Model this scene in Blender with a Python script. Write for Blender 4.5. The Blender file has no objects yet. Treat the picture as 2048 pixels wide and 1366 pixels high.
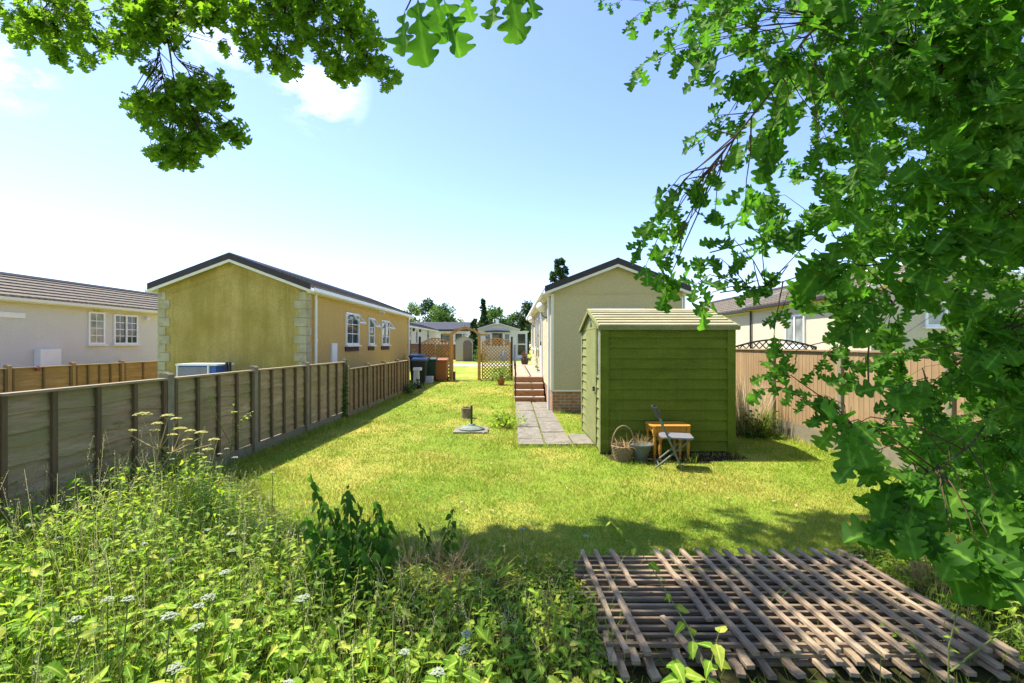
import bpy, math, random
import numpy as np
from mathutils import Vector, Matrix

random.seed(7)
RNG = np.random.default_rng(11)
SC = bpy.context.scene
COL = SC.collection
PI = math.pi

# ------------------------------------------------------------------ camera, sky, sun, exposure
EYE = 1.7
F = 960.0            # focal length in pixels of the 2048 px wide photograph
cam_d = bpy.data.cameras.new('camera')
cam_d.sensor_width = 36.0
cam_d.lens = F / 2048 * 36.0
cam_d.shift_y = 5 / 2048
cam_d.clip_start = 0.05
cam_d.clip_end = 3000
cam = bpy.data.objects.new('camera', cam_d)
cam.location = (0, 0, EYE)
cam.rotation_euler = (PI / 2, 0, 0)
COL.objects.link(cam)
SC.camera = cam

SUN_DIR = Vector((-1.0, 0.42, 1.98)).normalized()      # towards the sun
SUN_EL = math.asin(SUN_DIR.z)
SUN_AZ = math.atan2(SUN_DIR.x, SUN_DIR.y)

w = bpy.data.worlds.new('World')
SC.world = w
w.use_nodes = True
nt = w.node_tree
nt.nodes.clear()
wo = nt.nodes.new('ShaderNodeOutputWorld')
bg = nt.nodes.new('ShaderNodeBackground')
bg.inputs['Strength'].default_value = 0.135
sky = nt.nodes.new('ShaderNodeTexSky')
sky.sky_type = 'NISHITA'
sky.sun_disc = False
sky.sun_elevation = SUN_EL
sky.sun_rotation = SUN_AZ
sky.air_density = 1.0
sky.dust_density = 0.5
sky.ozone_density = 2.0
# thin wisps of cloud, placed by their direction in the sky
tc = nt.nodes.new('ShaderNodeTexCoord')
def wnode(t, **kw):
    n = nt.nodes.new(t)
    for k, v in kw.items():
        setattr(n, k, v)
    return n
mp = wnode('ShaderNodeMapping'); mp.inputs['Scale'].default_value = (1.0, 1.0, 2.0)
nt.links.new(tc.outputs['Generated'], mp.inputs[0])
nz = wnode('ShaderNodeTexNoise'); nz.inputs['Scale'].default_value = 9.0; nz.inputs['Detail'].default_value = 9; nz.inputs['Roughness'].default_value = 0.62
nt.links.new(mp.outputs[0], nz.inputs['Vector'])
total = None
for px, py, rad, amt in ((640, 170, 0.09, .75), (0, 115, 0.075, 0.65), (430, 70, 0.09, 0.4)):
    d = Vector(((px - 1024) / F, 1, (688 - py) / F)).normalized()
    ds = wnode('ShaderNodeVectorMath', operation='DISTANCE'); ds.inputs[1].default_value = d
    nt.links.new(tc.outputs['Generated'], ds.inputs[0])
    mr = wnode('ShaderNodeMapRange'); mr.inputs[1].default_value = 0; mr.inputs[2].default_value = rad
    mr.inputs[3].default_value = amt; mr.inputs[4].default_value = 0
    nt.links.new(ds.outputs['Value'], mr.inputs[0])
    if total is None:
        total = mr.outputs[0]
    else:
        mx = wnode('ShaderNodeMath', operation='MAXIMUM')
        nt.links.new(total, mx.inputs[0]); nt.links.new(mr.outputs[0], mx.inputs[1]); total = mx.outputs[0]
cr = wnode('ShaderNodeMapRange'); cr.inputs[1].default_value = 0.46; cr.inputs[2].default_value = 0.72
nt.links.new(nz.outputs['Fac'], cr.inputs[0])
ml = wnode('ShaderNodeMath', operation='MULTIPLY', use_clamp=True)
nt.links.new(cr.outputs[0], ml.inputs[0]); nt.links.new(total, ml.inputs[1])
mixc = wnode('ShaderNodeMix', data_type='RGBA')
nt.links.new(ml.outputs[0], mixc.inputs['Factor'])
tint = wnode('ShaderNodeMix', data_type='RGBA', blend_type='MULTIPLY')
tint.inputs['Factor'].default_value = 1.0; tint.inputs['B'].default_value = (0.885, 0.88, 1.06, 1)
nt.links.new(sky.outputs[0], tint.inputs['A'])
nt.links.new(tint.outputs['Result'], mixc.inputs['A'])
mixc.inputs['B'].default_value = (11, 11.5, 12, 1)
nt.links.new(mixc.outputs['Result'], bg.inputs['Color'])
nt.links.new(bg.outputs[0], wo.inputs[0])

sun_d = bpy.data.lights.new('sun', 'SUN')
sun_d.energy = 4.7
sun_d.angle = math.radians(0.53)
sun_d.color = (1.0, 0.94, 0.84)
sun = bpy.data.objects.new('sun', sun_d)
sun.rotation_euler = SUN_DIR.to_track_quat('Z', 'Y').to_euler()
sun.location = (-30, 12, 60)
COL.objects.link(sun)

SC.view_settings.view_transform = 'Standard'
SC.view_settings.look = 'None'
SC.view_settings.exposure = 1.27
SC.view_settings.gamma = 1.0
SC.cycles.max_bounces = 8
SC.cycles.transparent_max_bounces = 8

# ------------------------------------------------------------------ helpers
def at(px, py, Y):
    """point of the place seen at photograph pixel (px, py), Y metres ahead"""
    return Vector(((px - 1024) / F * Y, Y, EYE - (py - 688) / F * Y))

def gr(px, py):
    """point of the ground seen at a pixel"""
    Y = F * EYE / (py - 688)
    return Vector(((px - 1024) / F * Y, Y, 0))

def R(a):
    return math.radians(a)

def rootloc(o):
    while o.parent is not None:
        o = o.parent
    return o.location

class MB:
    """collects solids and links them as one mesh object"""
    def __init__(self, M=None):
        self.v = []; self.f = []; self.M = M
    def add(self, vs, fs):
        b = len(self.v)
        if self.M is not None:
            vs = [self.M @ Vector(p) for p in vs]
        self.v += [tuple(p) for p in vs]
        self.f += [tuple(i + b for i in q) for q in fs]
        return self
    def box(self, x0, x1, y0, y1, z0, z1):
        vs = [(x0, y0, z0), (x1, y0, z0), (x1, y1, z0), (x0, y1, z0), (x0, y0, z1), (x1, y0, z1), (x1, y1, z1), (x0, y1, z1)]
        return self.add(vs, [(0, 3, 2, 1), (4, 5, 6, 7), (0, 1, 5, 4), (1, 2, 6, 5), (2, 3, 7, 6), (3, 0, 4, 7)])
    def bar(self, a, b, w, h, up=(0, 0, 1)):
        a = Vector(a); b = Vector(b); d = (b - a).normalized()
        u = Vector(up)
        if abs(d.dot(u)) > 0.98:
            u = Vector((0, 1, 0))
        s = d.cross(u).normalized(); u = s.cross(d).normalized()
        s = s * w / 2; u = u * h / 2
        vs = [a - s - u, a + s - u, a + s + u, a - s + u, b - s - u, b + s - u, b + s + u, b - s + u]
        return self.add(vs, [(0, 3, 2, 1), (4, 5, 6, 7), (0, 1, 5, 4), (1, 2, 6, 5), (2, 3, 7, 6), (3, 0, 4, 7)])
    def tube(self, pts, rad, n=6):
        pts = [Vector(p) for p in pts]
        if not hasattr(rad, '__len__'):
            rad = [rad] * len(pts)
        vs = []; fs = []
        ref = Vector((0.31, 0.2, 0.93))
        for i, p in enumerate(pts):
            d = (pts[min(i + 1, len(pts) - 1)] - pts[max(i - 1, 0)])
            if d.length < 1e-9: d = Vector((0, 0, 1))
            d.normalize()
            s = d.cross(ref)
            if s.length < 0.05: s = d.cross(Vector((1, 0, 0)))
            s.normalize(); u = s.cross(d)
            for k in range(n):
                a = 2 * PI * k / n
                vs.append(p + (s * math.cos(a) + u * math.sin(a)) * rad[i])
        for i in range(len(pts) - 1):
            for k in range(n):
                k2 = (k + 1) % n
                fs.append((i * n + k, i * n + k2, (i + 1) * n + k2, (i + 1) * n + k))
        fs.append(tuple(range(n))[::-1]); fs.append(tuple(range((len(pts) - 1) * n, len(pts) * n)))
        return self.add(vs, fs)
    def lathe(self, prof, n=16, c=(0, 0, 0)):
        vs = []; fs = []
        for r, z in prof:
            for k in range(n):
                a = 2 * PI * k / n
                vs.append((c[0] + r * math.cos(a), c[1] + r * math.sin(a), c[2] + z))
        for i in range(len(prof) - 1):
            for k in range(n):
                k2 = (k + 1) % n
                fs.append((i * n + k, i * n + k2, (i + 1) * n + k2, (i + 1) * n + k))
        fs.append(tuple(range(n))[::-1]); fs.append(tuple(range((len(prof) - 1) * n, len(prof) * n)))
        return self.add(vs, fs)
    def prism_y(self, poly, y0, y1):
        """polygon in x,z extruded along y"""
        n = len(poly)
        vs = [(x, y0, z) for x, z in poly] + [(x, y1, z) for x, z in poly]
        fs = [tuple(range(n)), tuple(range(2 * n - 1, n - 1, -1))]
        fs += [(i, (i + 1) % n, n + (i + 1) % n, n + i)[::-1] for i in range(n)]
        return self.add(vs, fs)
    def prism_x(self, poly, x0, x1):
        n = len(poly)
        vs = [(x0, y, z) for y, z in poly] + [(x1, y, z) for y, z in poly]
        fs = [tuple(range(n)), tuple(range(2 * n - 1, n - 1, -1))]
        fs += [(i, (i + 1) % n, n + (i + 1) % n, n + i)[::-1] for i in range(n)]
        return self.add(vs, fs)
    def build(self, name, mat, parent=None, world=True, bevel=0, smooth=False, loc=None):
        m = bpy.data.meshes.new(name)
        vs = self.v
        if parent is not None and world:
            l = rootloc(parent)
            vs = [(x - l.x, y - l.y, z - l.z) for x, y, z in vs]
        elif loc is not None:
            vs = [(x - loc[0], y - loc[1], z - loc[2]) for x, y, z in vs]
        m.from_pydata(vs, [], self.f)
        m.update()
        if mat: m.materials.append(mat)
        o = bpy.data.objects.new(name, m)
        COL.objects.link(o)
        if parent is not None: o.parent = parent
        elif loc is not None: o.location = loc
        if smooth:
            m.polygons.foreach_set('use_smooth', [True] * len(m.polygons))
        if bevel:
            b = o.modifiers.new('bevel', 'BEVEL'); b.width = bevel; b.segments = 2; b.limit_method = 'ANGLE'; b.angle_limit = R(40)
        return o

def tag(o, label=None, cat=None, group=None, kind=None):
    if label: o['label'] = label
    if cat: o['category'] = cat
    if group: o['group'] = group
    if kind: o['kind'] = kind
    return o

def thing(name, loc, label, cat, group=None):
    o = bpy.data.objects.new(name, None)
    o.empty_display_size = 0.2
    o.location = loc
    COL.objects.link(o)
    return tag(o, label, cat, group)

def copy_tree(o, loc=None, rz=None, label=None, parent=None, scale=None):
    c = o.copy()
    COL.objects.link(c)
    if parent is not None: c.parent = parent
    if loc is not None: c.location = loc
    if rz is not None: c.rotation_euler = (0, 0, rz)
    if scale is not None: c.scale = (scale, scale, scale)
    if label: c['label'] = label
    for ch in list(o.children):
        copy_tree(ch, parent=c)
    return c

# ---- numpy scatter of small leaf shapes into one mesh
def npmesh(name, co, polys_idx, sizes, mat, parent=None, rib=None):
    co = np.asarray(co, dtype=np.float64)
    if parent is not None:
        l = rootloc(parent); co = co - np.array((l.x, l.y, l.z))
    m = bpy.data.meshes.new(name)
    m.vertices.add(len(co)); m.vertices.foreach_set('co', co.astype(np.float32).ravel())
    m.loops.add(len(polys_idx)); m.loops.foreach_set('vertex_index', np.asarray(polys_idx, dtype=np.int32))
    m.polygons.add(len(sizes))
    st = np.concatenate(([0], np.cumsum(sizes)[:-1])).astype(np.int32)
    m.polygons.foreach_set('loop_start', st)
    m.update(calc_edges=True)
    if rib is not None and rib.any():          # 1 on the midrib, 0 on the leaf edge
        m.attributes.new('rib', 'FLOAT', 'POINT').data.foreach_set('value', rib.astype(np.float32))
    m.materials.append(mat)
    o = bpy.data.objects.new(name, m); COL.objects.link(o)
    if parent is not None: o.parent = parent
    return o

class Scatter:
    def __init__(self):
        self.co = []; self.ix = []; self.sz = []; self.rb = []; self.n = 0
    def add(self, tmpl, pos, rot, sc):
        """tmpl (verts, faces); pos (k,3); rot (k,3,3) columns = axes; sc (k,) or (k,3)"""
        tv, tf = tmpl[:2]
        tv = np.asarray(tv, float); k = len(pos)
        if k == 0: return
        sc = np.asarray(sc, float)
        if sc.ndim == 1: sc = np.repeat(sc[:, None], 3, 1)
        P = tv[None, :, :] * sc[:, None, :]
        P = np.einsum('kij,knj->kni', rot, P) + np.asarray(pos)[:, None, :]
        flat = np.concatenate([np.array(f) for f in tf]); szs = np.array([len(f) for f in tf])
        off = (np.arange(k) * len(tv) + self.n)[:, None]
        self.ix.append((flat[None, :] + off).ravel()); self.sz.append(np.tile(szs, k))
        self.co.append(P.reshape(-1, 3)); self.n += k * len(tv)
        self.rb.append(np.tile(tmpl[2], k) if len(tmpl) > 2 else np.zeros(k * len(tv)))
    def tubes(self, mb):
        """take in the solids of an MB"""
        if not mb.v: return
        self.co.append(np.array(mb.v)); 
        self.ix.append(np.concatenate([np.array(f) for f in mb.f]) + self.n); self.sz.append(np.array([len(f) for f in mb.f]))
        self.rb.append(np.zeros(len(mb.v))); self.n += len(mb.v)
    def build(self, name, mat, parent=None):
        return npmesh(name, np.concatenate(self.co), np.concatenate(self.ix), np.concatenate(self.sz), mat, parent, np.concatenate(self.rb))

def norm(a):
    return a / np.maximum(np.linalg.norm(a, axis=-1, keepdims=True), 1e-9)

def frames(d, nrm):
    """rotation with local y along d and local z near nrm"""
    d = norm(d); x = norm(np.cross(d, nrm)); z = np.cross(x, d)
    return np.stack((x, d, z), axis=-1)

def leaf_tmpl(half, fold=0.25, curl=0.25, wave=0.0, seed=0):
    """half outline [(x, y)] from base to tip -> strip of quads round a midrib; local y is the length"""
    r = random.Random(seed)
    vs = []; n = len(half)
    for side in (-1, 0, 1):
        for i, (x, y) in enumerate(half):
            j = 1 + (.14 * math.sin(y * 11 + seed * 2 + side) if side else 0)
            xx = side * x * j
            vs.append((xx, y, abs(xx) * fold - curl * y * y + wave * math.sin(y * 9 + side) * abs(xx) + 0.12 * curl))
    fs = []
    for i in range(n - 1):
        fs.append((i, i + 1, n + i + 1, n + i)); fs.append((n + i, n + i + 1, 2 * n + i + 1, 2 * n + i))
    return vs, fs, [0.0] * n + [1.0] * n + [0.0] * n

OAK_PTS = [(.008, 0), (.012, .10), (.04, .14), (.14, .17), (.18, .23), (.13, .29), (.06, .31), (.06, .36), (.17, .38), (.27, .43), (.26, .49), (.14, .52), (.10, .57), (.16, .60), (.31, .63), (.35, .70), (.28, .76), (.15, .785), (.16, .82), (.26, .855), (.26, .91), (.18, .945), (.13, .95), (.12, .985), (.002, 1)]
def chaikin(p):
    out = [p[0]]
    for a_, b_ in zip(p[:-1], p[1:]):
        out.append(tuple(.75 * x + .25 * y for x, y in zip(a_, b_))); out.append(tuple(.25 * x + .75 * y for x, y in zip(a_, b_)))
    return out + [p[-1]]
OAK = chaikin(OAK_PTS)
OAK_LO = [(0.01, 0), (.015, .1), (.14, .2), (.08, .31), (.24, .44), (.15, .54), (.31, .69), (.2, .79), (.2, .91), (.002, 1)]
OVATE = [(0.004, 0), (.004, .08), (.20, .18), (.28, .36), (.22, .6), (.10, .84), (.002, 1)]
SERR = [(.004, 0), (.004, .10), (.17, .15), (.15, .20), (.26, .26), (.22, .34), (.29, .40), (.22, .48), (.26, .55), (.17, .64), (.19, .70), (.09, .82), (.09, .87), (.002, 1)]
RHOMB = [(0.01, 0), (.30, .45), (.002, 1)]
oak_hi = [leaf_tmpl(OAK, .25, .08, .25, 1), leaf_tmpl(OAK, .12, .22, .2, 2), leaf_tmpl(OAK, .35, .15, .3, 3), leaf_tmpl(OAK, .55, .35, .35, 5), leaf_tmpl(OAK, .3, -.18, .4, 7)]
oak_md = [leaf_tmpl(OAK_PTS, .25, .12, .2, 1), leaf_tmpl(OAK_PTS, .15, .3, .2, 2), leaf_tmpl(OAK_PTS, .5, -.15, .3, 6)]
oak_lo = [leaf_tmpl(OAK_LO, .3, .12, .2, 1), leaf_tmpl(OAK_LO, .2, .35, .2, 2)]
ovate = [leaf_tmpl(OVATE, .25, .25, 0, 4), leaf_tmpl(OVATE, .35, .5, 0, 5), leaf_tmpl(OVATE, .15, .1, 0, 6)]
serr = [leaf_tmpl(SERR, .3, .3, .15, 14), leaf_tmpl(SERR, .4, .55, .1, 15), leaf_tmpl(SERR, .15, .15, .2, 16)]
rhomb = [leaf_tmpl(RHOMB, .2, .2, 0, 7)]
BLADE = ([(-.5, 0, 0), (.5, 0, 0), (-.4, .45, .05), (.4, .45, .05), (-.2, .8, .2), (.2, .8, .2), (0, 1, .42)], [(0, 1, 3, 2), (2, 3, 5, 4), (4, 5, 6)])
TRI = ([(-.5, 0, 0), (.5, 0, 0), (0, 1, .2)], [(0, 1, 2)])

# ------------------------------------------------------------------ materials
def srgb(r, g, b):
    def f(c):
        c /= 255
        return c / 12.92 if c < 0.04045 else ((c + 0.055) / 1.055) ** 2.4
    return (f(r), f(g), f(b), 1)

class MT:
    """small node-material builder"""
    def __init__(self, name):
        self.m = bpy.data.materials.new(name); self.m.use_nodes = True
        self.nt = self.m.node_tree; self.nt.nodes.clear()
        self.out = self.n('ShaderNodeOutputMaterial')
        self.bsdf = self.n('ShaderNodeBsdfPrincipled')
        self.l(self.bsdf.outputs[0], self.out.inputs[0])
        self._pos = None
    def n(self, t, **kw):
        x = self.nt.nodes.new(t)
        for k, v in kw.items(): setattr(x, k, v)
        return x
    def l(self, a, b): self.nt.links.new(a, b)
    def pos(self, scale=(1, 1, 1), local=False):
        if local:
            g = self.n('ShaderNodeTexCoord').outputs['Object']
        else:
            if self._pos is None: self._pos = self.n('ShaderNodeNewGeometry').outputs['Position']
            g = self._pos
        mp = self.n('ShaderNodeMapping'); mp.inputs['Scale'].default_value = scale
        self.l(g, mp.inputs[0]); return mp.outputs[0]
    def noise(self, s=1.0, scale=(1, 1, 1), detail=4, rough=.55, lo=.35, hi=.65, local=False):
        t = self.n('ShaderNodeTexNoise'); t.inputs['Scale'].default_value = s; t.inputs['Detail'].default_value = detail; t.inputs['Roughness'].default_value = rough
        self.l(self.pos(scale, local), t.inputs['Vector'])
        r = self.n('ShaderNodeMapRange'); r.inputs[1].default_value = lo; r.inputs[2].default_value = hi
        self.l(t.outputs['Fac'], r.inputs[0]); return r.outputs[0]
    def island(self):
        return self.n('ShaderNodeNewGeometry').outputs['Random Per Island']
    def mix(self, f, a, b):
        x = self.n('ShaderNodeMix', data_type='RGBA')
        for s, v in (('Factor', f), ('A', a), ('B', b)):
            if isinstance(v, (int, float, tuple)): x.inputs[s].default_value = v
            else: self.l(v, x.inputs[s])
        return x.outputs['Result']
    def mul(self, a, b):
        x = self.n('ShaderNodeMath', operation='MULTIPLY', use_clamp=True)
        for i, v in enumerate((a, b)):
            if isinstance(v, (int, float)): x.inputs[i].default_value = v
            else: self.l(v, x.inputs[i])
        return x.outputs[0]
    def ramp(self, f, cols):
        x = self.n('ShaderNodeValToRGB'); e = x.color_ramp.elements
        e[0].position, e[0].color = cols[0]; e[1].position, e[1].color = cols[-1]
        for p, c in cols[1:-1]:
            q = e.new(p); q.color = c
        self.l(f, x.inputs[0]); return x.outputs[0]
    def color(self, c):
        if isinstance(c, tuple): self.bsdf.inputs['Base Color'].default_value = c
        else: self.l(c, self.bsdf.inputs['Base Color'])
        return self
    def set(self, rough=.7, spec=.4, metal=0):
        self.bsdf.inputs['Roughness'].default_value = rough
        self.bsdf.inputs['Specular IOR Level'].default_value = spec
        self.bsdf.inputs['Metallic'].default_value = metal
        return self
    def bump(self, h, strength=.4, dist=.01):
        b = self.n('ShaderNodeBump'); b.inputs['Strength'].default_value = strength; b.inputs['Distance'].default_value = dist
        self.l(h, b.inputs['Height']); self.l(b.outputs[0], self.bsdf.inputs['Normal']); return self
    def translucent(self, col, fac):
        t = self.n('ShaderNodeBsdfTranslucent')
        if isinstance(col, tuple): t.inputs[0].default_value = col
        else: self.l(col, t.inputs[0])
        mx = self.n('ShaderNodeMixShader'); mx.inputs[0].default_value = fac
        self.l(self.bsdf.outputs[0], mx.inputs[1]); self.l(t.outputs[0], mx.inputs[2]); self.l(mx.outputs[0], self.out.inputs[0])
        return self

def flat(name, col, rough=.6, spec=.4, var=.25, s=8, bump=.15, metal=0, scale=(1, 1, 1), dirt=None):
    t = MT(name)
    dk = tuple(c * (1 - var) for c in col[:3]) + (1,)
    lt = tuple(min(1, c * (1 + var * .5)) for c in col[:3]) + (1,)
    c = t.mix(t.noise(s, scale), dk, lt)
    c = t.mix(t.noise(s * .18, scale, lo=.3, hi=.7), c, tuple(x * (1 - var * .6) for x in col[:3]) + (1,)) if var else c
    if dirt: c = t.mix(t.mul(t.noise(s * .5, scale, 6, .7, .5, .75), .8), c, dirt)
    t.color(c).set(rough, spec, metal)
    if bump: t.bump(t.noise(s * 6, scale, 5, .6, .2, .8), bump, .01)
    return t.m

def leafmat(name, cols, trans=.4, tr_col=None, rough=.45, spec=.35, patch=None, vein=0):
    t = MT(name)
    n = len(cols)
    c = t.ramp(t.island(), [(i / (n - 1), col) for i, col in enumerate(cols)])
    if patch: c = t.mix(t.mul(t.noise(patch[1], lo=.45, hi=.7), .7), c, patch[0])
    c = t.mix(t.mul(t.noise(40, detail=2), .35), c, tuple(x * .6 for x in cols[0][:3]) + (1,))
    if vein:
        at_ = t.n('ShaderNodeAttribute'); at_.attribute_name = 'rib'
        r_ = t.n('ShaderNodeMapRange'); r_.inputs[1].default_value = .80; r_.inputs[2].default_value = .97
        t.l(at_.outputs['Fac'], r_.inputs[0])
        c = t.mix(t.mul(r_.outputs[0], vein), c, tuple(min(1, x * 2.2) for x in cols[-1][:3]) + (1,))
        t.bump(at_.outputs['Fac'], .3, .01)
    t.color(c).set(rough, spec)
    tcol = tr_col or tuple(min(1, x * 1.6) for x in cols[-1][:3]) + (1,)
    t.translucent(t.mix(.5, c, tcol), trans)
    return t.m

G = lambda v: (v, v, v, 1)
# grounds
def ground_mat():
    t = MT('lawn_ground')
    c = t.mix(t.noise(9, detail=6, rough=.7), (.17, .26, .018, 1), (.28, .36, .035, 1))
    dry = t.noise(.55, (1, .7, 1), 6, .68, .46, .66)
    c = t.mix(t.mul(dry, .75), c, (.60, .44, .11, 1))
    c = t.mix(t.noise(60, detail=3, lo=.5, hi=.75), c, (.08, .11, .02, 1))
    t.color(c).set(.9, .15).bump(t.noise(120, detail=3), .6, .02)
    return t.m
M_GROUND = ground_mat()
M_SOIL = flat('soil', (.055, .038, .022, 1), .95, .1, .5, 14, .8)
M_ROAD = flat('road_tarmac', (.32, .31, .30, 1), .9, .2, .2, 6, .3)
def slab_mat():
    t = MT('paving_slab')
    c = t.mix(t.noise(5, detail=8, rough=.7), (.15, .135, .105, 1), (.27, .235, .185, 1))
    c = t.mix(t.mul(t.noise(16, detail=6, lo=.5, hi=.6), .7), c, (.12, .115, .09, 1))
    c = t.mix(t.mul(t.noise(2.2, detail=5, lo=.5, hi=.7), .5), c, (.17, .18, .10, 1))
    t.color(c).set(.9, .2).bump(t.noise(50, detail=5), .5, .01)
    return t.m
M_SLAB = slab_mat()
M_CONC = flat('concrete_post', (.25, .215, .14, 1), .9, .2, .3, 9, .4, dirt=(.20, .20, .10, 1))
M_WHITE = flat('white_plastic', (.78, .78, .76, 1), .35, .45, .06, 5, 0)
M_CREAMTRIM = flat('cream_trim', (.74, .70, .56, 1), .45, .4, .08, 5, 0)
M_DARKTRIM = flat('dark_brown_trim', (.035, .026, .022, 1), .5, .4, .3, 6, .1)
M_SILL = flat('dark_sill', (.055, .028, .02, 1), .7, .3, .3, 20, .2)

def glass_mat(name, col, rough=.04):
    t = MT(name); t.color(t.mix(t.noise(3, detail=3), col, tuple(c * .5 for c in col[:3]) + (1,))).set(rough, .8); return t.m
M_GLASS = glass_mat('window_glass', (.10, .12, .12, 1))
M_GLASS_PALE = glass_mat('net_curtain_glass', (.34, .37, .35, 1), .1)
M_GLASS_DARK = glass_mat('dark_glass', (.03, .035, .035, 1))

def render_wall(name, base, dark, stain, amt, grain=.66):
    """pebble-dash render with streaks that run down from the roof"""
    t = MT(name)
    c = t.mix(t.noise(28, detail=5, rough=.8, lo=.36, hi=.62), tuple(x * grain for x in base[:3]) + (1,), base)
    c = t.mix(t.mul(t.noise(5.0, (1, 1, .07), 6, .65, .42, .66), amt), c, dark)
    c = t.mix(t.mul(t.noise(.55, (1, 1, .8), 5, .65, .40, .62), amt), c, stain)
    c = t.mix(t.mul(t.noise(45, detail=4, rough=.8, lo=.52, hi=.62), amt * .45), c, tuple(x * .55 for x in stain[:3]) + (1,))
    t.color(c).set(.95, .05).bump(t.noise(160, detail=2, rough=.8), .6, .012)
    return t.m
M_YEL_FRONT = render_wall('olive_stained_render', (.76, .58, .20, 1), (.43, .33, .085, 1), (.36, .28, .06, 1), .88)
M_YEL_SIDE = render_wall('warm_yellow_render', (.78, .52, .17, 1), (.70, .48, .19, 1), (.60, .43, .17, 1), .5)
M_CREAM_FRONT = render_wall('cream_render', (.70, .58, .30, 1), (.60, .51, .27, 1), (.54, .46, .24, 1), .5, .78)
M_CREAM_SIDE = render_wall('pale_cream_render', (.64, .55, .36, 1), (.58, .51, .33, 1), (.56, .48, .31, 1), .3, .85)
M_WHITE_WALL = render_wall('white_render', (.78, .74, .67, 1), (.68, .65, .58, 1), (.70, .66, .58, 1), .25, .88)
M_PINK_WALL = render_wall('pale_render', (.68, .60, .46, 1), (.62, .55, .42, 1), (.60, .53, .42, 1), .25, .85)

def tile_mat(name, col, moss=None):
    t = MT(name)
    wv = t.n('ShaderNodeTexWave', bands_direction='Y'); wv.inputs['Scale'].default_value = 1.35; wv.inputs['Distortion'].default_value = .15
    t.l(t.pos(), wv.inputs['Vector'])
    c = t.mix(t.noise(18, detail=5), tuple(x * .6 for x in col[:3]) + (1,), tuple(x * 1.25 for x in col[:3]) + (1,))
    c = t.mix(t.mul(wv.outputs['Fac'], .45), c, tuple(x * .45 for x in col[:3]) + (1,))
    if moss: c = t.mix(t.mul(t.noise(5, detail=6, lo=.52, hi=.7), .6), c, moss)
    t.color(c).set(.8, .25).bump(wv.outputs['Fac'], .9, .03)
    return t.m
M_TILE = tile_mat('brown_roof_tile', (.17, .14, .105, 1), (.2, .19, .09, 1))
M_TILE_DARK = tile_mat('charcoal_roof_tile', (.075, .07, .068, 1))
M_TILE_BLUE = tile_mat('slate_blue_tile', (.085, .09, .11, 1))

def brick_mat(name, a, b, mortar, sx=1.0):
    t = MT(name)
    tx = t.n('ShaderNodeTexBrick'); tx.inputs['Scale'].default_value = 1.0
    tx.inputs['Brick Width'].default_value = .225; tx.inputs['Row Height'].default_value = .075; tx.inputs['Mortar Size'].default_value = .012
    g = t.n('ShaderNodeNewGeometry'); sp = t.n('ShaderNodeSeparateXYZ'); t.l(g.outputs['Position'], sp.inputs[0])
    ad = t.n('ShaderNodeMath', operation='ADD'); t.l(sp.outputs[0], ad.inputs[0]); t.l(sp.outputs[1], ad.inputs[1])
    cb = t.n('ShaderNodeCombineXYZ'); t.l(ad.outputs[0], cb.inputs[0]); t.l(sp.outputs[2], cb.inputs[1]); t.l(cb.outputs[0], tx.inputs['Vector'])
    tx.inputs['Color1'].default_value = a; tx.inputs['Color2'].default_value = b; tx.inputs['Mortar'].default_value = mortar
    c = t.mix(t.mul(t.noise(12, detail=6), .45), tx.outputs['Color'], tuple(x * .5 for x in a[:3]) + (1,))
    t.color(c).set(.9, .15).bump(tx.outputs['Fac'], -.5, .01)
    return t.m
M_BRICK = brick_mat('brown_brick', (.34, .15, .06, 1), (.42, .22, .10, 1), (.38, .33, .24, 1))
M_BRICK_RED = brick_mat('red_brick', (.17, .05, .035, 1), (.21, .075, .05, 1), (.2, .16, .13, 1))
M_BRICK_STEP = flat('step_riser_brick', (.40, .20, .08, 1), .9, .2, .35, 14, .4)
M_DECK = flat('deck_paving', (.44, .31, .22, 1), .9, .2, .2, 4, .3)
M_TREAD = flat('tread_slab', (.40, .32, .24, 1), .9, .2, .25, 8, .3)

def wood(name, a, b, alg=None, alg_amt=.7, grain='z', rough=.85):
    t = MT(name)
    sc = {'x': (1, 9, 9), 'y': (9, 1, 9), 'z': (9, 9, 1)}[grain]
    c = t.mix(t.noise(3.5, sc, 7, .65, .3, .7), a, b)
    c = t.mix(t.mul(t.noise(1.6, detail=5, lo=.4, hi=.7), .5), c, tuple(x * .65 for x in a[:3]) + (1,))
    x = t.n('ShaderNodeMath', operation='MULTIPLY'); x.inputs[1].default_value = .5
    t.l(t.island(), x.inputs[0])
    c = t.mix(x.outputs[0], c, tuple(x * .7 for x in a[:3]) + (1,))
    if alg: c = t.mix(t.mul(t.noise(1.3, (1, 1, 1.6), 6, .7, .42, .66), alg_amt), c, alg)
    t.color(c).set(rough, .2).bump(t.noise(6, tuple(q * 2 for q in sc), 5, .7, .2, .8), .5, .008)
    return t.m
M_FENCE = wood('weathered_grey_board', (.30, .205, .105, 1), (.56, .42, .25, 1), (.20, .225, .06, 1), .6, 'y')
M_FENCE_BATTEN = wood('grey_brown_batten', (.14, .09, .045, 1), (.22, .15, .08, 1), (.12, .11, .04, 1), .4, 'z')
M_FENCE_CAP = wood('fence_capping', (.30, .24, .15, 1), (.42, .34, .22, 1), None, 0, 'y')
M_FENCE_TAN = wood('tan_board', (.27, .17, .08, 1), (.40, .27, .14, 1), (.22, .18, .08, 1), .3, 'y')
M_FENCE_BROWN = wood('brown_close_board', (.36, .235, .115, 1), (.48, .335, .18, 1), (.27, .16, .08, 1), .4, 'z')
M_ARCH = wood('golden_stained_timber', (.52, .28, .07, 1), (.68, .40, .13, 1), None, 0, 'z', .7)
M_PINE = wood('orange_pine', (.56, .25, .035, 1), (.70, .35, .06, 1), None, 0, 'x', .45)
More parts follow.
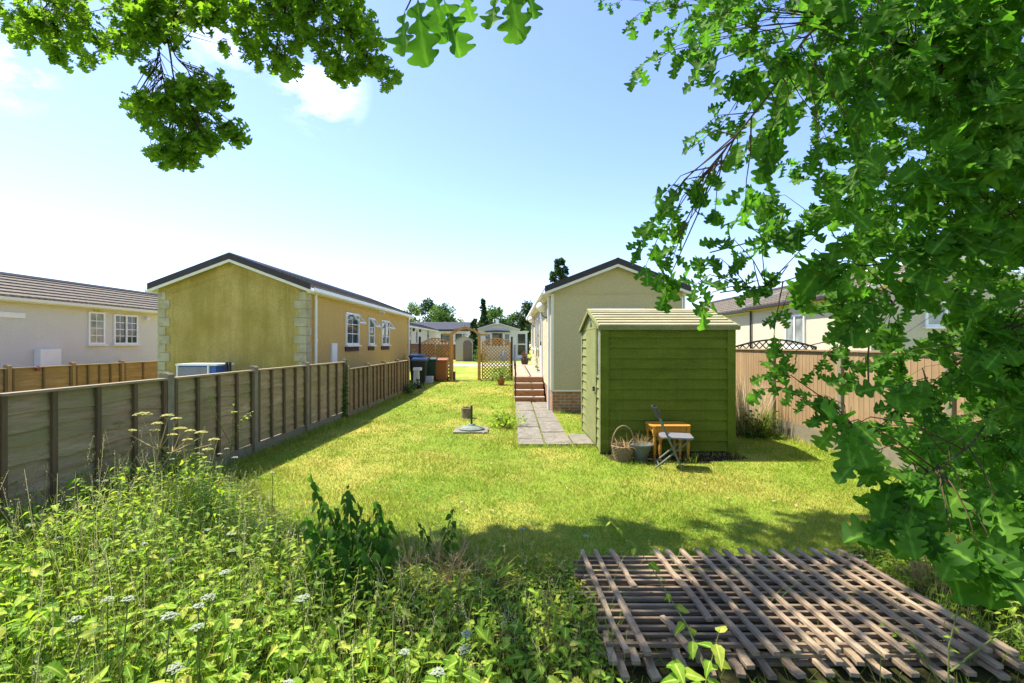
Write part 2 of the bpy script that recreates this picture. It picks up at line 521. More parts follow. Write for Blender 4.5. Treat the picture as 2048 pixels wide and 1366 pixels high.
M_SLAT = wood('silvered_trellis_slat', (.32, .225, .13, 1), (.62, .475, .31, 1), (.085, .065, .05, 1), .65, 'y')
M_SLATX = wood('silvered_cross_slat', (.24, .165, .095, 1), (.46, .34, .215, 1), (.06, .05, .045, 1), .6, 'x')
M_DARKWOOD = wood('dark_stained_post', (.05, .04, .03, 1), (.09, .07, .05, 1), None, 0, 'z')

# ------------------------------------------------------------------ ground, road, paths
mb = MB(); mb.add([(-400, -60, 0), (400, -60, 0), (400, 700, 0), (-400, 700, 0)], [(0, 1, 2, 3)])
tag(mb.build('ground', M_GROUND), kind='structure')
mb = MB(); mb.add([(-90, 36.5, .006), (90, 36.5, .006), (90, 42, .006), (-90, 42, .006)], [(0, 1, 2, 3)])
tag(mb.build('road', M_ROAD), kind='structure')
# earth under the weeds and along the shed front
mb = MB()
pts = [(-6, 0.2), (5.6, 0.2), (5.2, 4.2), (2.75, 4.0), (2.7, 3.6), (.55, 3.6), (-.9, 3.75), (-2.1, 4.5), (-3.4, 6.2), (-4.1, 6.2), (-6, 5)]
mb.add([(x, y, .005) for x, y in pts], [tuple(range(len(pts)))])
tag(mb.build('weed_bed_soil', flat('weed_bed_soil', (.06, .06, .02, 1), .95, .1, .5, 10, .8)), kind='structure')
mb = MB()
pts = [(1.38, 7.44), (1.45, 7.0), (1.7, 6.86), (2.6, 6.84), (3.0, 6.95), (3.5, 7.1), (3.5, 7.44)]
mb.add([(x, y, .006) for x, y in pts], [tuple(range(len(pts)))])
tag(mb.build('soil_strip', M_SOIL), kind='structure')
# slab path: slabs laid one by one, one setting object
mb = MB(); r = random.Random(3)
def slab(x0, x1, y0, y1):
    g = .006; dz = r.uniform(-.006, .006); t = r.uniform(-.004, .004)
    z = .045 + dz
    vs = [(x0 + g, y0 + g, 0.001), (x1 - g, y0 + g, 0.001), (x1 - g, y1 - g, 0.001), (x0 + g, y1 - g, 0.001),
          (x0 + g, y0 + g, z), (x1 - g, y0 + g, z + t), (x1 - g, y1 - g, z + t), (x0 + g, y1 - g, z)]
    mb.add(vs, [(4, 5, 6, 7), (0, 1, 5, 4), (1, 2, 6, 5), (2, 3, 7, 6), (3, 0, 4, 7)])
ys = [7.95, 8.4, 9.0, 9.6, 10.2, 10.8, 11.4, 12.0, 12.6, 13.2, 13.78]
for i in range(len(ys) - 1):
    slab(.10, .54, ys[i], ys[i + 1]); slab(.56, 1.0, ys[i] + (.0 if i < 2 else .03), ys[i + 1] + (0 if i < 1 else .03) if i < len(ys) - 2 else 13.78)
slab(1.02, 1.37, 7.95, 8.4); slab(1.02, 1.37, 8.4, 8.85)
tag(mb.build('path', M_SLAB, bevel=.004), kind='structure')

# ------------------------------------------------------------------ park homes
FACE = {'S': ((1, 0, 0), (0, -1, 0)), 'E': ((0, 1, 0), (1, 0, 0)), 'W': ((0, 1, 0), (-1, 0, 0))}
def face_matrix(face, base):
    u, o = FACE[face]
    m = Matrix.Identity(4)
    for i in range(3):
        m[i][0] = u[i]; m[i][1] = o[i]; m[i][2] = (0, 0, 1)[i]; m[i][3] = base[i]
    return m          # local (u, outward, z)

def window(parent, face, base, wd, ht, cols=1, rows=1, glass=None, open_vent=None, sill=True, bars=None, apron=False, trim=.06):
    """base = lower left outside corner on the wall"""
    M = face_matrix(face, base)
    f = MB(M); t = trim
    f.box(0, wd, 0, .05, 0, t).box(0, wd, 0, .05, ht - t, ht).box(0, t, 0, .05, t, ht - t).box(wd - t, wd, 0, .05, t, ht - t)
    for i in range(1, cols):
        x = wd * i / cols; f.box(x - .03, x + .03, 0, .055, t, ht - t)
    fr = f.build('window', M_WHITE, parent)
    p = MB(M)
    for i in range(cols):
        a = max(t, wd * i / cols + (.03 if i else 0)); b = min(wd - t, wd * (i + 1) / cols - (.03 if i < cols - 1 else 0))
        p.box(a, b, 0.002, .02, t, ht - t)
    p.build('pane', glass or M_GLASS, fr)
    if bars:
        g = MB(M)
        for i in range(cols):
            a = wd * i / cols + t; b = wd * (i + 1) / cols - t
            for k in range(1, bars[0]):
                x = a + (b - a) * k / bars[0]; g.box(x - .011, x + .011, .021, .028, t, ht - t)
            for k in range(1, bars[1]):
                z = t + (ht - 2 * t) * k / bars[1]; g.box(a, b, .021, .030, z - .011, z + .011)
        g.build('glazing_bar', M_WHITE, fr)
    if sill:
        MB(M).box(-.05, wd + .05, .0, .11, -.045, -.003).build('sill', M_WHITE, fr)
    if apron:
        MB(M).box(-.02, wd + .02, .0, .03, -.19, -.055).build('sill_apron', M_SILL, fr)
    if open_vent:
        a, b, vh = open_vent       # hinged at the top, swung out
        zt = ht - t; an = R(38)
        v = MB(M)
        def q(u, s, th):            # s down the sash, th thickness
            return (u, .055 + s * math.sin(an) + th * math.cos(an), zt - s * math.cos(an) + th * math.sin(an))
        def sash(u0, u1, s0, s1, th):
            vs = [q(u0, s0, 0), q(u1, s0, 0), q(u1, s1, 0), q(u0, s1, 0), q(u0, s0, th), q(u1, s0, th), q(u1, s1, th), q(u0, s1, th)]
            v.add(vs, [(0, 3, 2, 1), (4, 5, 6, 7), (0, 1, 5, 4), (1, 2, 6, 5), (2, 3, 7, 6), (3, 0, 4, 7)])
        sash(a, b, 0, .05, .04); sash(a, b, vh - .05, vh, .04); sash(a, a + .05, .05, vh - .05, .04); sash(b - .05, b, .05, vh - .05, .04)
        s = v.build('vent_sash', M_WHITE, fr)
    return fr

def gable_roof(root, x0, x1, y0, y1, ze, zr, mat, ohs=.16, ohf=.12, courses=8, dark=M_DARKTRIM, fascia=M_CREAMTRIM, gutters=M_WHITE, ridge=True, verge=True):
    xm = (x0 + x1) / 2
    sl = (zr - ze) / (xm - x0)
    ya, yb = y0 - ohf, y1 + ohf
    rf = MB()
    for s in (-1, 1):
        xe = x0 - ohs if s < 0 else x1 + ohs
        z_e = ze - ohs * sl
        for i in range(courses):
            t0, t1 = i / courses, (i + 1.0) / courses
            xa, za = xe + (xm - xe) * t0, z_e + (zr - z_e) * t0
            xb, zb = xe + (xm - xe) * t1, z_e + (zr - z_e) * t1
            rf.prism_y([(xa, za + .02), (xa, za + .095), (xb, zb + .058), (xb, zb + .02)], ya, yb)
    roof = rf.build('roof', mat, root)
    if ridge:
        MB().prism_y([(xm - .13, zr + .045), (xm - .02, zr + .13), (xm + .02, zr + .13), (xm + .13, zr + .045), (xm, zr + .09)], ya - .01, yb + .01).build('ridge_cap', dark, roof)
    if verge:
        for yy, nm in ((ya - .035, 'front'), (yb + .002, 'back')):
            for s in (-1, 1):
                xe = x0 - ohs - .01 if s < 0 else x1 + ohs + .01
                z_e = ze - (ohs + .01) * sl
                MB().prism_y([(xe, z_e - .025), (xe, z_e + .12), (xm, zr + .125), (xm, zr - .025)], yy, yy + .033).build('verge', dark, roof)
                MB().prism_y([(xe, z_e - .095), (xe, z_e - .028), (xm, zr - .028), (xm, zr - .095)], yy + .008, yy + .028).build('bargeboard', fascia, roof)
    if gutters:
        for s in (-1, 1):
            xe = x0 - ohs if s < 0 else x1 + ohs
            z_e = ze - ohs * sl
            g = MB()
            prof = [(.0, .02), (.0, -.06), (.025, -.085), (.075, -.085), (.10, -.06), (.10, .02), (.09, .02), (.09, -.05), (.01, -.05), (.01, .02)]
            g.prism_y([(xe + s * a, z_e + b) for a, b in prof], ya, yb)
            g.build('gutter', gutters, roof)
            wx = x0 if s < 0 else x1
            MB().prism_y([(min(xe, wx + s * .004), z_e - .10), (max(xe, wx + s * .004), z_e - .10), (max(xe, wx + s * .004), z_e + .018), (min(xe, wx + s * .004), z_e + .018)], y0 + .002, y1 - .002).build('soffit', fascia, roof)
    return roof

def home_walls(root, x0, x1, y0, y1, z0, ze, zr, m_front, m_side):
    xm = (x0 + x1) / 2
    a = MB().prism_y([(x0, z0), (x1, z0), (x1, ze), (xm, zr), (x0, ze)], y0, y0 + .1).build('front_wall', m_front, root)
    MB().prism_y([(x0 + .002, z0), (x1 - .002, z0), (x1 - .002, ze), (xm, zr - .002), (x0 + .002, ze)], y1 - .1, y1).build('rear_wall', m_front, root)
    MB().box(x0 + .001, x0 + .1, y0 + .1, y1 - .1, z0, ze).build('side_wall', m_side, root)
    b = MB().box(x1 - .1, x1 - .001, y0 + .1, y1 - .1, z0, ze).build('side_wall', m_side, root)
    return a, b

def downpipe(root, x, y, zt, zb=.0, mat=M_WHITE, rad=.034):
    MB().tube([(x, y, zt), (x, y, zb)], rad, 10).lathe([(rad + .008, -.03), (rad + .008, .03)], 10, (x, y, zt * .6)).lathe([(rad + .01, -.04), (rad + .01, .04)], 10, (x, y, zt)).build('downpipe', mat, root)

# --- yellow home on the left plot
YX0, YX1, YY0, YY1 = -8.46, -4.94, 11.5, 22.8
yh = thing('park_home', ((YX0 + YX1) / 2, YY0, 0), 'long yellow park home with stained olive gable end, pale corner blocks and open windows', 'house')
fw, sw = home_walls(yh, YX0, YX1, YY0, YY1, 0.0, 3.08, 3.74, M_YEL_FRONT, M_YEL_SIDE)
gable_roof(yh, YX0, YX1, YY0, YY1, 3.08, 3.74, M_TILE, courses=9, fascia=M_CREAMTRIM)
# seam strip on the gable
xm = (YX0 + YX1) / 2
for s in (-1, 1):
    xe = YX0 if s < 0 else YX1
    MB().prism_y([(xe - s * .02, 2.80), (xe - s * .02, 2.825), (xm, 3.425), (xm, 3.40)], YY0 - .012, YY0 + .01).build('gable_seam', M_YEL_FRONT, yh)
M_QUOIN = flat('corner_block_stone', (.50, .455, .28, 1), .85, .2, .35, 7, .5, dirt=(.24, .22, .07, 1))
for s, xc in ((1, YX0), (-1, YX1)):
    q = MB(); z = .02; i = 0
    while z < 2.85:
        wd = .27 if i % 2 == 0 else .17
        xa, xb = (xc - .018, xc + wd) if s > 0 else (xc - wd, xc + .018)
        q.box(xa, xb, YY0 - .022, YY0 + .005, z + .004, z + .205)
        dp = .19 if i % 2 == 0 else .30
        if s > 0: q.box(xc - .0185, xc + .004, YY0 + .005, YY0 + dp, z + .004, z + .205)
        else: q.box(xc - .004, xc + .0185, YY0 + .005, YY0 + dp, z + .004, z + .205)
        z += .21; i += 1
    q.build('quoin_strip', M_QUOIN, yh, bevel=.006)
downpipe(yh, YX1 + .07, YY0 + .42, 2.98)
downpipe(yh, YX1 + .07, YY1 - .12, 2.98)
for (pa, pb, cols, ov) in ((690, 716, 1, 1), (736, 747, 1, 1), (762, 777, 2, 1)):
    ya = -(YX1) * F / (1024 - pa); yb = -(YX1) * F / (1024 - pb)
    wd = yb - ya; ht = .98 if pa == 690 else .94
    zb = 1.67
    window(yh, 'E', (YX1, ya, zb), wd, ht, cols, 1, M_GLASS, (wd * .45 if pa == 690 else .06, wd - .06, .34), True, (2, 3) if pa == 690 else (1, 3), apron=True)
MB().box(YX1, YX1 + .06, 13.05, 13.42, .95, 1.72).build('meter_box', M_WHITE, yh, bevel=.008)
MB().box(YX1, YX1 + .07, 17.7, 17.85, 2.86, 2.94).tube([(YX1 + .07, 17.78, 2.92), (YX1 + .22, 17.78, 2.84)], .03, 8).build('floodlight', M_WHITE, yh)

# --- cream home beside the path
CX0, CX1, CY0, CY1 = .97, 4.2, 11.83, 24.4
ch = thing('park_home', ((CX0 + CX1) / 2, CY0, 0), 'cream park home with brick skirting and dark gable trim behind the green shed', 'house')
home_walls(ch, CX0, CX1, CY0, CY1, .545, 3.06, 3.68, M_CREAM_FRONT, M_CREAM_SIDE)
MB().box(CX0 + .03, CX1 - .03, CY0 + .03, CY1 - .03, 0, .5435).build('skirting', M_BRICK, ch)
MB().box(CX0 - .015, CX1 + .015, CY0 - .015, CY0 + .02, .53, .575).build('drip_trim', M_CREAMTRIM, ch)
gable_roof(ch, CX0, CX1, CY0, CY1, 3.06, 3.68, M_TILE, courses=8)
MB().box(CX0, CX1, CY0 - .012, CY0 + .01, 2.93, 2.955).build('gable_seam', M_CREAM_FRONT, ch)
MB().box(CX0 - .008, CX0 + .06, CY0 - .008, CY0 + .06, .55, 2.96).build('corner_trim', M_CREAMTRIM, ch)
downpipe(ch, CX0 - .05, CY0 + .22, 2.95, .05)
downpipe(ch, CX1 + .07, CY0 + .08, 2.95, .05)
window(ch, 'S', (1.98, CY0, 1.42), 1.28, 1.16, 2, 1, M_GLASS_PALE)
for y, wd, z, ht, gl in ((17.2, .75, 1.5, 1.15, M_GLASS), (18.6, .75, 1.5, 1.15, M_GLASS), (21.4, 1.1, 1.5, 1.1, M_GLASS)):
    window(ch, 'W', (CX0, y, z), wd, ht, 1, 1, gl)
d = MB(face_matrix('W', (CX0, 15.2, .70))).box(0, .86, 0, .04, 0, 2.02).build('door', M_WHITE, ch)
MB(face_matrix('W', (CX0, 15.2, .70))).box(.2, .66, .041, .05, 1.1, 1.8).build('pane', M_GLASS_PALE, d)
MB(face_matrix('W', (CX0, 15.2, .70))).box(.06, .1, .041, .08, .95, 1.08).build('handle', M_SILL, d)

# --- white home at the far left
WX0, WX1, WY0, WY1 = -17.3, -13.9, 8.5, 21.0
wh = thing('park_home', ((WX0 + WX1) / 2, WY0, 0), 'white park home with brown tiled roof and latticed windows behind the tan fence', 'house')
home_walls(wh, WX0, WX1, WY0, WY1, 0, 3.06, 3.78, M_WHITE_WALL, M_WHITE_WALL)
gable_roof(wh, WX0, WX1, WY0, WY1, 3.06, 3.78, M_TILE, courses=7, ohs=.25, gutters=M_CREAMTRIM)
ya = 13.9 * F / (1024 - 175); yb = 13.9 * F / (1024 - 208)
window(wh, 'E', (WX1, ya, 1.69), yb - ya, 1.08, 1, 1, M_GLASS_PALE, None, True, (2, 4))
ya = 13.9 * F / (1024 - 226); yb = 13.9 * F / (1024 - 274)
window(wh, 'E', (WX1, ya, 1.69), yb - ya, 1.06, 2, 1, M_GLASS_DARK, None, True, (2, 4))
MB().box(WX1, WX1 + .03, 15.96, 16.12, 2.80, 2.98).build('air_vent', flat('yellow_vent', (.55, .42, .06, 1), .5, .4, .1, 8, 0), wh)
MB().box(WX1, WX1 + .2, 13.95, 14.6, .75, 1.55).build('meter_box', M_WHITE, wh, bevel=.012)
MB().box(WX1, WX1 + .06, 18.1, 18.2, 2.62, 2.74).lathe([(.06, 0), (.08, .08), (.03, .14)], 10, (WX1 + .12, 18.15, 2.60)).build('outside_light', M_WHITE, wh)
MB().box(WX1, WX1 + .035, 11.4, 13.68, 2.43, 2.58).build('reflected_light_band', M_WHITE, wh)  # added white strip that stands in for light reflected on the wall

# --- pale homes behind the right-hand fence
RX0, RX1, RY0, RY1 = 8.75, 12.7, 11.7, 17.6
rh = thing('park_home', ((RX0 + RX1) / 2, RY0, 0), 'cream home with tiled roof and yellow gable peak seen through the oak leaves', 'house')
home_walls(rh, RX0, RX1, RY0, RY1, 0, 3.06, 3.8, M_PINK_WALL, M_PINK_WALL)
gable_roof(rh, RX0, RX1, RY0, RY1, 3.06, 3.8, M_TILE, courses=8, dark=M_CREAMTRIM, fascia=flat('yellow_bargeboard', (.72, .50, .10, 1), .6, .3, .1, 6, 0), gutters=M_DARKTRIM)
MB().box(RX0, RX1, RY0 - .012, RY0 + .01, 2.93, 2.955).build('gable_seam', M_PINK_WALL, rh)
window(rh, 'S', (10.05, RY0, 2.12), 1.0, .62, 2, 1, M_GLASS_PALE)
downpipe(rh, RX0 - .05, RY1 - .1, 2.95, 0, M_DARKTRIM)
window(rh, 'W', (RX0, 14.3, 1.6), 1.0, 1.0, 2, 1, M_GLASS_PALE)
vh = thing('park_home', (10.6, 17.9, 0), 'white walled home with grey tiled roof seen just right of the shed roof', 'house')
home_walls(vh, 9.05, 12.4, 18.0, 26.0, 0, 3.06, 3.85, M_WHITE_WALL, M_PINK_WALL)
gable_roof(vh, 9.05, 12.4, 18.0, 26.0, 3.06, 3.85, M_TILE, courses=8, gutters=M_DARKTRIM)
window(vh, 'W', (9.05, 20.2, 2.1), .5, .6, 1, 1, M_GLASS_PALE)

# --- homes across the road
fh = thing('park_home', (-9.5, 33, 0), 'cream flat fronted home with two small lamps beyond the lattice screens', 'house')
home_walls(fh, -11.2, -7.75, 33, 49, 0, 3.08, 3.6, M_PINK_WALL, M_PINK_WALL)
gable_roof(fh, -11.2, -7.75, 33, 49, 3.08, 3.6, M_TILE, courses=6)
for y, wd, ht, z in ((36.0, .8, 1.9, 1.1), (38.5, .8, 1.2, 1.7), (43.5, 1.3, 1.4, 1.6)):
    window(fh, 'E', (-7.75, y, z), wd, ht, 1, 1, M_GLASS, sill=False)
lampm = MB()
for y in (37.4, 40.0): MB().box(-7.75, -7.6, y, y + .22, 2.7, 2.95).build('wall_lamp', M_DARKTRIM, fh)

def wide_home(name, x0, x1, y0, y1, ze, zr, label, wall, roofm):
    """home with its ridge along x, long side towards us"""
    t = thing(name, ((x0 + x1) / 2, y0, 0), label, 'house')
    MB().box(x0, x1, y0, y1, 0, ze).build('wall', wall, t)
    ym = (y0 + y1) / 2
    rf = MB(); n = 7
    for s in (-1, 1):
        ye = y0 - .3 if s < 0 else y1 + .3
        for i in range(n):
            a, b = i / n, (i + 1) / n
            p = (ye + (ym - ye) * a, ze + (zr - ze) * a); q = (ye + (ym - ye) * b, ze + (zr - ze) * b)
            rf.prism_x([(p[0], p[1] + .01), (p[0], p[1] + .1), (q[0], q[1] + .06), (q[0], q[1] + .01)], x0 - .2, x1 + .2)
    rf.build('roof', roofm, t)
    MB().box(x0 - .2, x1 + .2, y0 - .38, y0 - .3, ze - .12, ze + .04).build('gutter', M_DARKTRIM, t)
    return t
bh = wide_home('park_home', -14, -5.2, 57, 61.5, 3.35, 4.35, 'white home with slate grey roof and dark framed windows across the road', M_WHITE_WALL, M_TILE_BLUE)
for px0, px1 in ((882, 902), (911, 924)):
    xa = (px0 - 1024) / F * 57; xb = (px1 - 1024) / F * 57
    MB().box(xa, xb, 56.93, 57, 1.9, 2.9).build('window', M_DARKTRIM, bh)
    MB().box(xa + .12, xb - .12, 56.9, 56.929, 2.0, 2.8).build('pane', M_GLASS, bh)
MB().box((927 - 1024) / F * 57, (929 - 1024) / F * 57, 56.9, 57, 2.5, 2.9).box((931 - 1024) / F * 57, (933 - 1024) / F * 57, 56.9, 57, 2.5, 2.8).build('wall_lamp', M_DARKTRIM, bh)

gx0, gx1, gy = -3.55, .5, 50.0
gh = thing('park_home', ((gx0 + gx1) / 2, gy, 0), 'small white home with shallow gable, wide front window and glazed porch', 'house')
home_walls(gh, gx0, gx1, gy, gy + 9, 0, 3.35, 3.95, M_WHITE_WALL, M_WHITE_WALL)
gable_roof(gh, gx0, gx1, gy, gy + 9, 3.35, 3.95, M_TILE_DARK, courses=6, ohs=.25, fascia=M_WHITE, ohf=.4)
xm = (gx0 + gx1) / 2
MB().box(xm - .17, xm + .17, gy - .46, gy - .44, 3.75, 4.25).build('apex_finial', M_WHITE, gh)
MB().prism_y([(xm - 1.35, 2.95), (xm - 1.2, 3.05), (xm, 3.12), (xm + 1.2, 3.05), (xm + 1.35, 2.95)], gy - .35, gy).build('window_canopy', M_DARKTRIM, gh)
window(gh, 'S', (xm - .62, gy, 1.45), 1.25, 1.45, 1, 1, M_GLASS_DARK)
for s in (-1, 1):
    window(gh, 'S', (xm + s * 1.0 - .3, gy, 1.5), .62, 1.3, 1, 1, M_GLASS, None, False, (1, 2))
pt = MB().box(gx1, gx1 + 1.1, gy + .3, gy + 3, 0, 2.95).build('porch', M_WHITE, gh)
MB().box(gx1 + .12, gx1 + .9, gy + .25, gy + .299, 1.75, 2.75).box(gx1 + .12, gx1 + .9, gy + .25, gy + .299, .55, 1.6).build('pane', M_GLASS_DARK, pt)
MB().box(gx1 - .05, gx1 + 1.25, gy + .15, gy + 3.1, 2.953, 3.05).build('roof', M_WHITE, pt)

# little tan outbuilding with a brown arched front
sx0, sx1, sy = (911 - 1024) / F * 47, (946 - 1024) / F * 47, 47.0
sb = thing('garden_shed', ((sx0 + sx1) / 2, sy, 0), 'small tan shed with arched brown doors in front of the slate roofed home', 'shed')
sm = (sx0 + sx1) / 2
MB().prism_y([(sx0, 0), (sx1, 0), (sx1, 2.0), (sm, 2.45), (sx0, 2.0)], sy, sy + 1.6).build('wall', flat('tan_plastic', (.52, .44, .30, 1), .6, .3, .1, 5, 0), sb)
MB().prism_y([(sm - .1, 0), (sm + .75, 0), (sm + .75, 1.75), (sm + .6, 2.0), (sm + .32, 2.08), (sm, 2.0), (sm - .1, 1.75)], sy - .04, sy).build('door', flat('brown_plastic', (.22, .15, .10, 1), .6, .3, .15, 5, 0), sb)
for s in (-1, 1):
    xe = sx0 - .1 if s < 0 else sx1 + .1
    MB().prism_y([(xe, 1.96), (xe, 2.06), (sm, 2.56), (sm, 2.46)], sy - .1, sy + 1.7).build('roof', flat('tan_roof', (.40, .33, .22, 1), .6, .3, .1, 5, 0), sb)
# red brick garden walls across the road
t = MB().box(-7.6, -5.0, 31.0, 31.2, 0, 1.65).box(-7.62, -4.98, 30.98, 31.22, 1.65, 1.72).build('brick_wall', M_BRICK_RED, loc=(-6.3, 31.1, 0))
tag(t, 'dark red brick garden wall just past the end of the yellow home', 'wall')
t = MB().box(-10.5, -3.2, 52.0, 52.2, 0, 1.6).box(-10.52, -3.18, 51.98, 52.22, 1.6, 1.66).build('brick_wall', M_BRICK_RED, loc=(-6.8, 52.1, 0))
tag(t, 'dark red brick wall in the distance framed by the timber arch', 'wall')

# ------------------------------------------------------------------ fences
def lap_panel(length, z0, z1, seed, nb, m_board, m_batten, m_cap, battens=3, face=1, bw=.045):
    """overlapped waney boards along local +y, battens on the +x side"""
    r = random.Random(seed)
    b = MB(); h = (z1 - z0) / nb
    for i in range(nb):
        za = z0 + i * h - (.02 if i else 0); zb = z0 + (i + 1) * h
        n = 12; ph = r.uniform(0, 6)
        top = []; vs = []
        for k in range(n + 1):
            y = length * k / n
            wv = .014 * math.sin(ph + y * 3.1) + .008 * math.sin(ph * 2 + y * 8) + r.uniform(-.004, .004)
            vs += [(face * .012, y, za + wv), (face * .027, y, za + wv), (face * .004, y, zb + .004), (face * -.008, y, zb + .004)]
        fs = []
        for k in range(n):
            for j in range(4):
                fs.append((4 * k + j, 4 * k + (j + 1) % 4, 4 * k + 4 + (j + 1) % 4, 4 * k + 4 + j))
        fs += [(0, 1, 2, 3), (4 * n + 3, 4 * n + 2, 4 * n + 1, 4 * n)]
        b.add(vs, fs)
    bt = []
    xs = [length * k / (battens + 1) for k in range(battens + 2)]
    for k, y in enumerate(xs):
        y = min(max(y, bw / 2 + .001), length - bw / 2 - .001)
        bt.append(MB().box(face * .027, face * .055, y - bw / 2, y + bw / 2, z0, z1 - .002))
    cp = MB().box(-.02, .066, 0, length, z1 + .0015, z1 + .024)
    return b, bt, cp

def xform(mb, p, ang):
    M = Matrix.Translation(p) @ Matrix.Rotation(ang, 4, 'Z')
    mb.v = [tuple(M @ Vector(v)) for v in mb.v]
    return mb

def lap_fence(label, P, ztops, zb, nb, m_board, m_batten, m_cap, post_mat, battens, gravel=None, seed=0, posts=None, post_h=.05, bw=.045):
    root = thing('timber_fence', (P[0][0], P[0][1], 0), label, 'fence')
    for i in range(len(P) - 1):
        a, b = Vector((*P[i], 0)), Vector((*P[i + 1], 0))
        d = b - a; L = d.length - .13
        ang = math.atan2(-d.x, d.y)
        st = a + d.normalized() * .065
        bd, bt, cp = lap_panel(L, zb, ztops[i] - .025, seed + i, nb, m_board, m_batten, m_cap, battens[i] if hasattr(battens, '__len__') else battens, 1, bw)
        pn = xform(bd, st, ang).build('panel', m_board, root)
        for q in bt: xform(q, st, ang).build('batten', m_batten, pn)
        xform(cp, st, ang).build('capping_rail', m_cap, pn)
        if gravel:
            xform(MB().box(-.025, .025, -.02, L + .02, 0, zb - .006), st, ang).build('gravel_board', gravel, root)
    for i, p in enumerate(P):
        zt = max(ztops[max(0, i - 1)], ztops[min(i, len(ztops) - 1)]) + post_h
        d = Vector((P[min(i + 1, len(P) - 1)][0] - P[max(i - 1, 0)][0], P[min(i + 1, len(P) - 1)][1] - P[max(i - 1, 0)][1], 0))
        ang = math.atan2(-d.x, d.y)
        ps = MB().box(-.055, .055, -.05, .05, 0, zt).prism_y([(-.055, zt), (.055, zt), (.035, zt + .02), (-.035, zt + .02)], -.05, .05)
        xform(ps, Vector((*p, 0)), ang).build('post', post_mat, root)
    return root

NP = [(-4.12, 2.0), (-4.06, 3.70), (-4.0, 5.56), (-3.95, 7.32), (-3.87, 9.0), (-3.76, 10.75)]
lap_fence('weathered grey lap fence with concrete posts, running up the left of the lawn', NP, [1.31] * 5, .19, 8, M_FENCE, M_FENCE_BATTEN, M_FENCE_CAP, M_CONC, 3, M_CONC, 5, post_h=.035)
NP2 = [(-3.76, 10.9), (-3.74, 12.4), (-3.72, 13.9), (-3.7, 15.4), (-3.68, 16.9)]
lap_fence('lower brown lap fence beside the yellow home, from ivy post to wheelie bins', NP2, [1.14] * 4, .16, 7, M_FENCE_TAN, M_FENCE_BATTEN, M_FENCE_CAP, M_FENCE_TAN, 3, M_CONC, 40, post_h=.05)
TP = [(-12.0, 6.7), (-12.0, 8.4), (-12.0, 9.9), (-12.0, 11.42), (-12.0, 13.1), (-12.0, 14.75), (-12.0, 16.4), (-12.0, 18.0)]
lap_fence('tan lap fence in front of the white home at far left', TP, [1.13] * 7, .1, 7, M_FENCE_TAN, M_FENCE_BATTEN, M_FENCE_CAP, M_FENCE_TAN, [3, 3, 3, 1, 3, 1, 3], None, 70, post_h=.05)
o = MB().lathe([(.02, -.06), (.055, -.05), (.06, .02), (.02, .07)], 10, (-11.9, 12.05, 1.08)).build('fence_ornament', flat('dark_red_enamel', (.16, .02, .02, 1), .4, .5, .2, 8, 0), loc=(-11.9, 12.05, 1.02))
tag(o, 'small dark red ornament hung on the tan fence', 'ornament')

# close-board fence on the right, concrete posts and gravel boards
root = thing('close_board_fence', (5.05, 3.8, 0), 'tall brown close board fence with concrete posts along the right of the garden', 'fence')
RP = [(5.35, 2.05), (5.22, 3.85), (5.14, 5.6), (5.07, 7.37), (4.98, 9.1), (4.93, 10.85), (4.9, 12.6), (4.88, 14.4)]
for i in range(len(RP) - 1):
    a, b = Vector((*RP[i], 0)), Vector((*RP[i + 1], 0)); d = b - a; L = d.length - .12; ang = math.atan2(-d.x, d.y); st = a + d.normalized() * .06
    n = 17; wv = L / n
    bd = MB()
    for k in range(n):
        y0 = k * wv
        bd.add([(-.012, y0, .30), (-.012, y0 + wv * 1.12, .30), (-.002, y0 + wv * 1.12, .30), (-.016, y0, .30),
                (-.012, y0, 1.58), (-.012, y0 + wv * 1.12, 1.58), (-.002, y0 + wv * 1.12, 1.58), (-.016, y0, 1.58)],
               [(3, 2, 6, 7), (4, 5, 6, 7), (0, 1, 2, 3), (0, 3, 7, 4), (1, 2, 6, 5), (0, 1, 5, 4)])
    pn = xform(bd, st, ang).build('panel', M_FENCE_BROWN, root)
    xform(MB().box(-.045, .03, 0, L, 1.582, 1.605), st, ang).build('capping_rail', M_FENCE_BROWN, pn)
    xform(MB().box(-.03, .03, -.02, L + .02, 0, .296), st, ang).build('gravel_board', M_CONC, root)
for p in RP:
    MB().box(p[0] - .055, p[0] + .055, p[1] - .05, p[1] + .05, 0, 1.64).build('post', M_CONC, root, bevel=.01)

# ------------------------------------------------------------------ lattice
def lattice(mb, wd, z0, topf, sp, sw, M, th=.012):
    """diagonal slats inside 0..wd x z0..topf(u); two layers"""
    for s in (1, -1):
        c = -4.0
        while c < 6.0:
            inside = []
            for k in range(0, 241):
                u = wd * k / 240; z = z0 + (c + s * u)
                if z0 <= z <= topf(u): inside.append((u, z))
                elif len(inside) > 1: break
                else: inside = []
            if len(inside) > 3:
                (ua, za), (ub, zb) = inside[0], inside[-1]
                yo = .006 if s > 0 else -.006
                mb.bar(M @ Vector((ua, yo, za)), M @ Vector((ub, yo, zb)), th, sw, up=M.to_3x3() @ Vector((-s * .7, 0, .7)))
            c += sp * 1.414

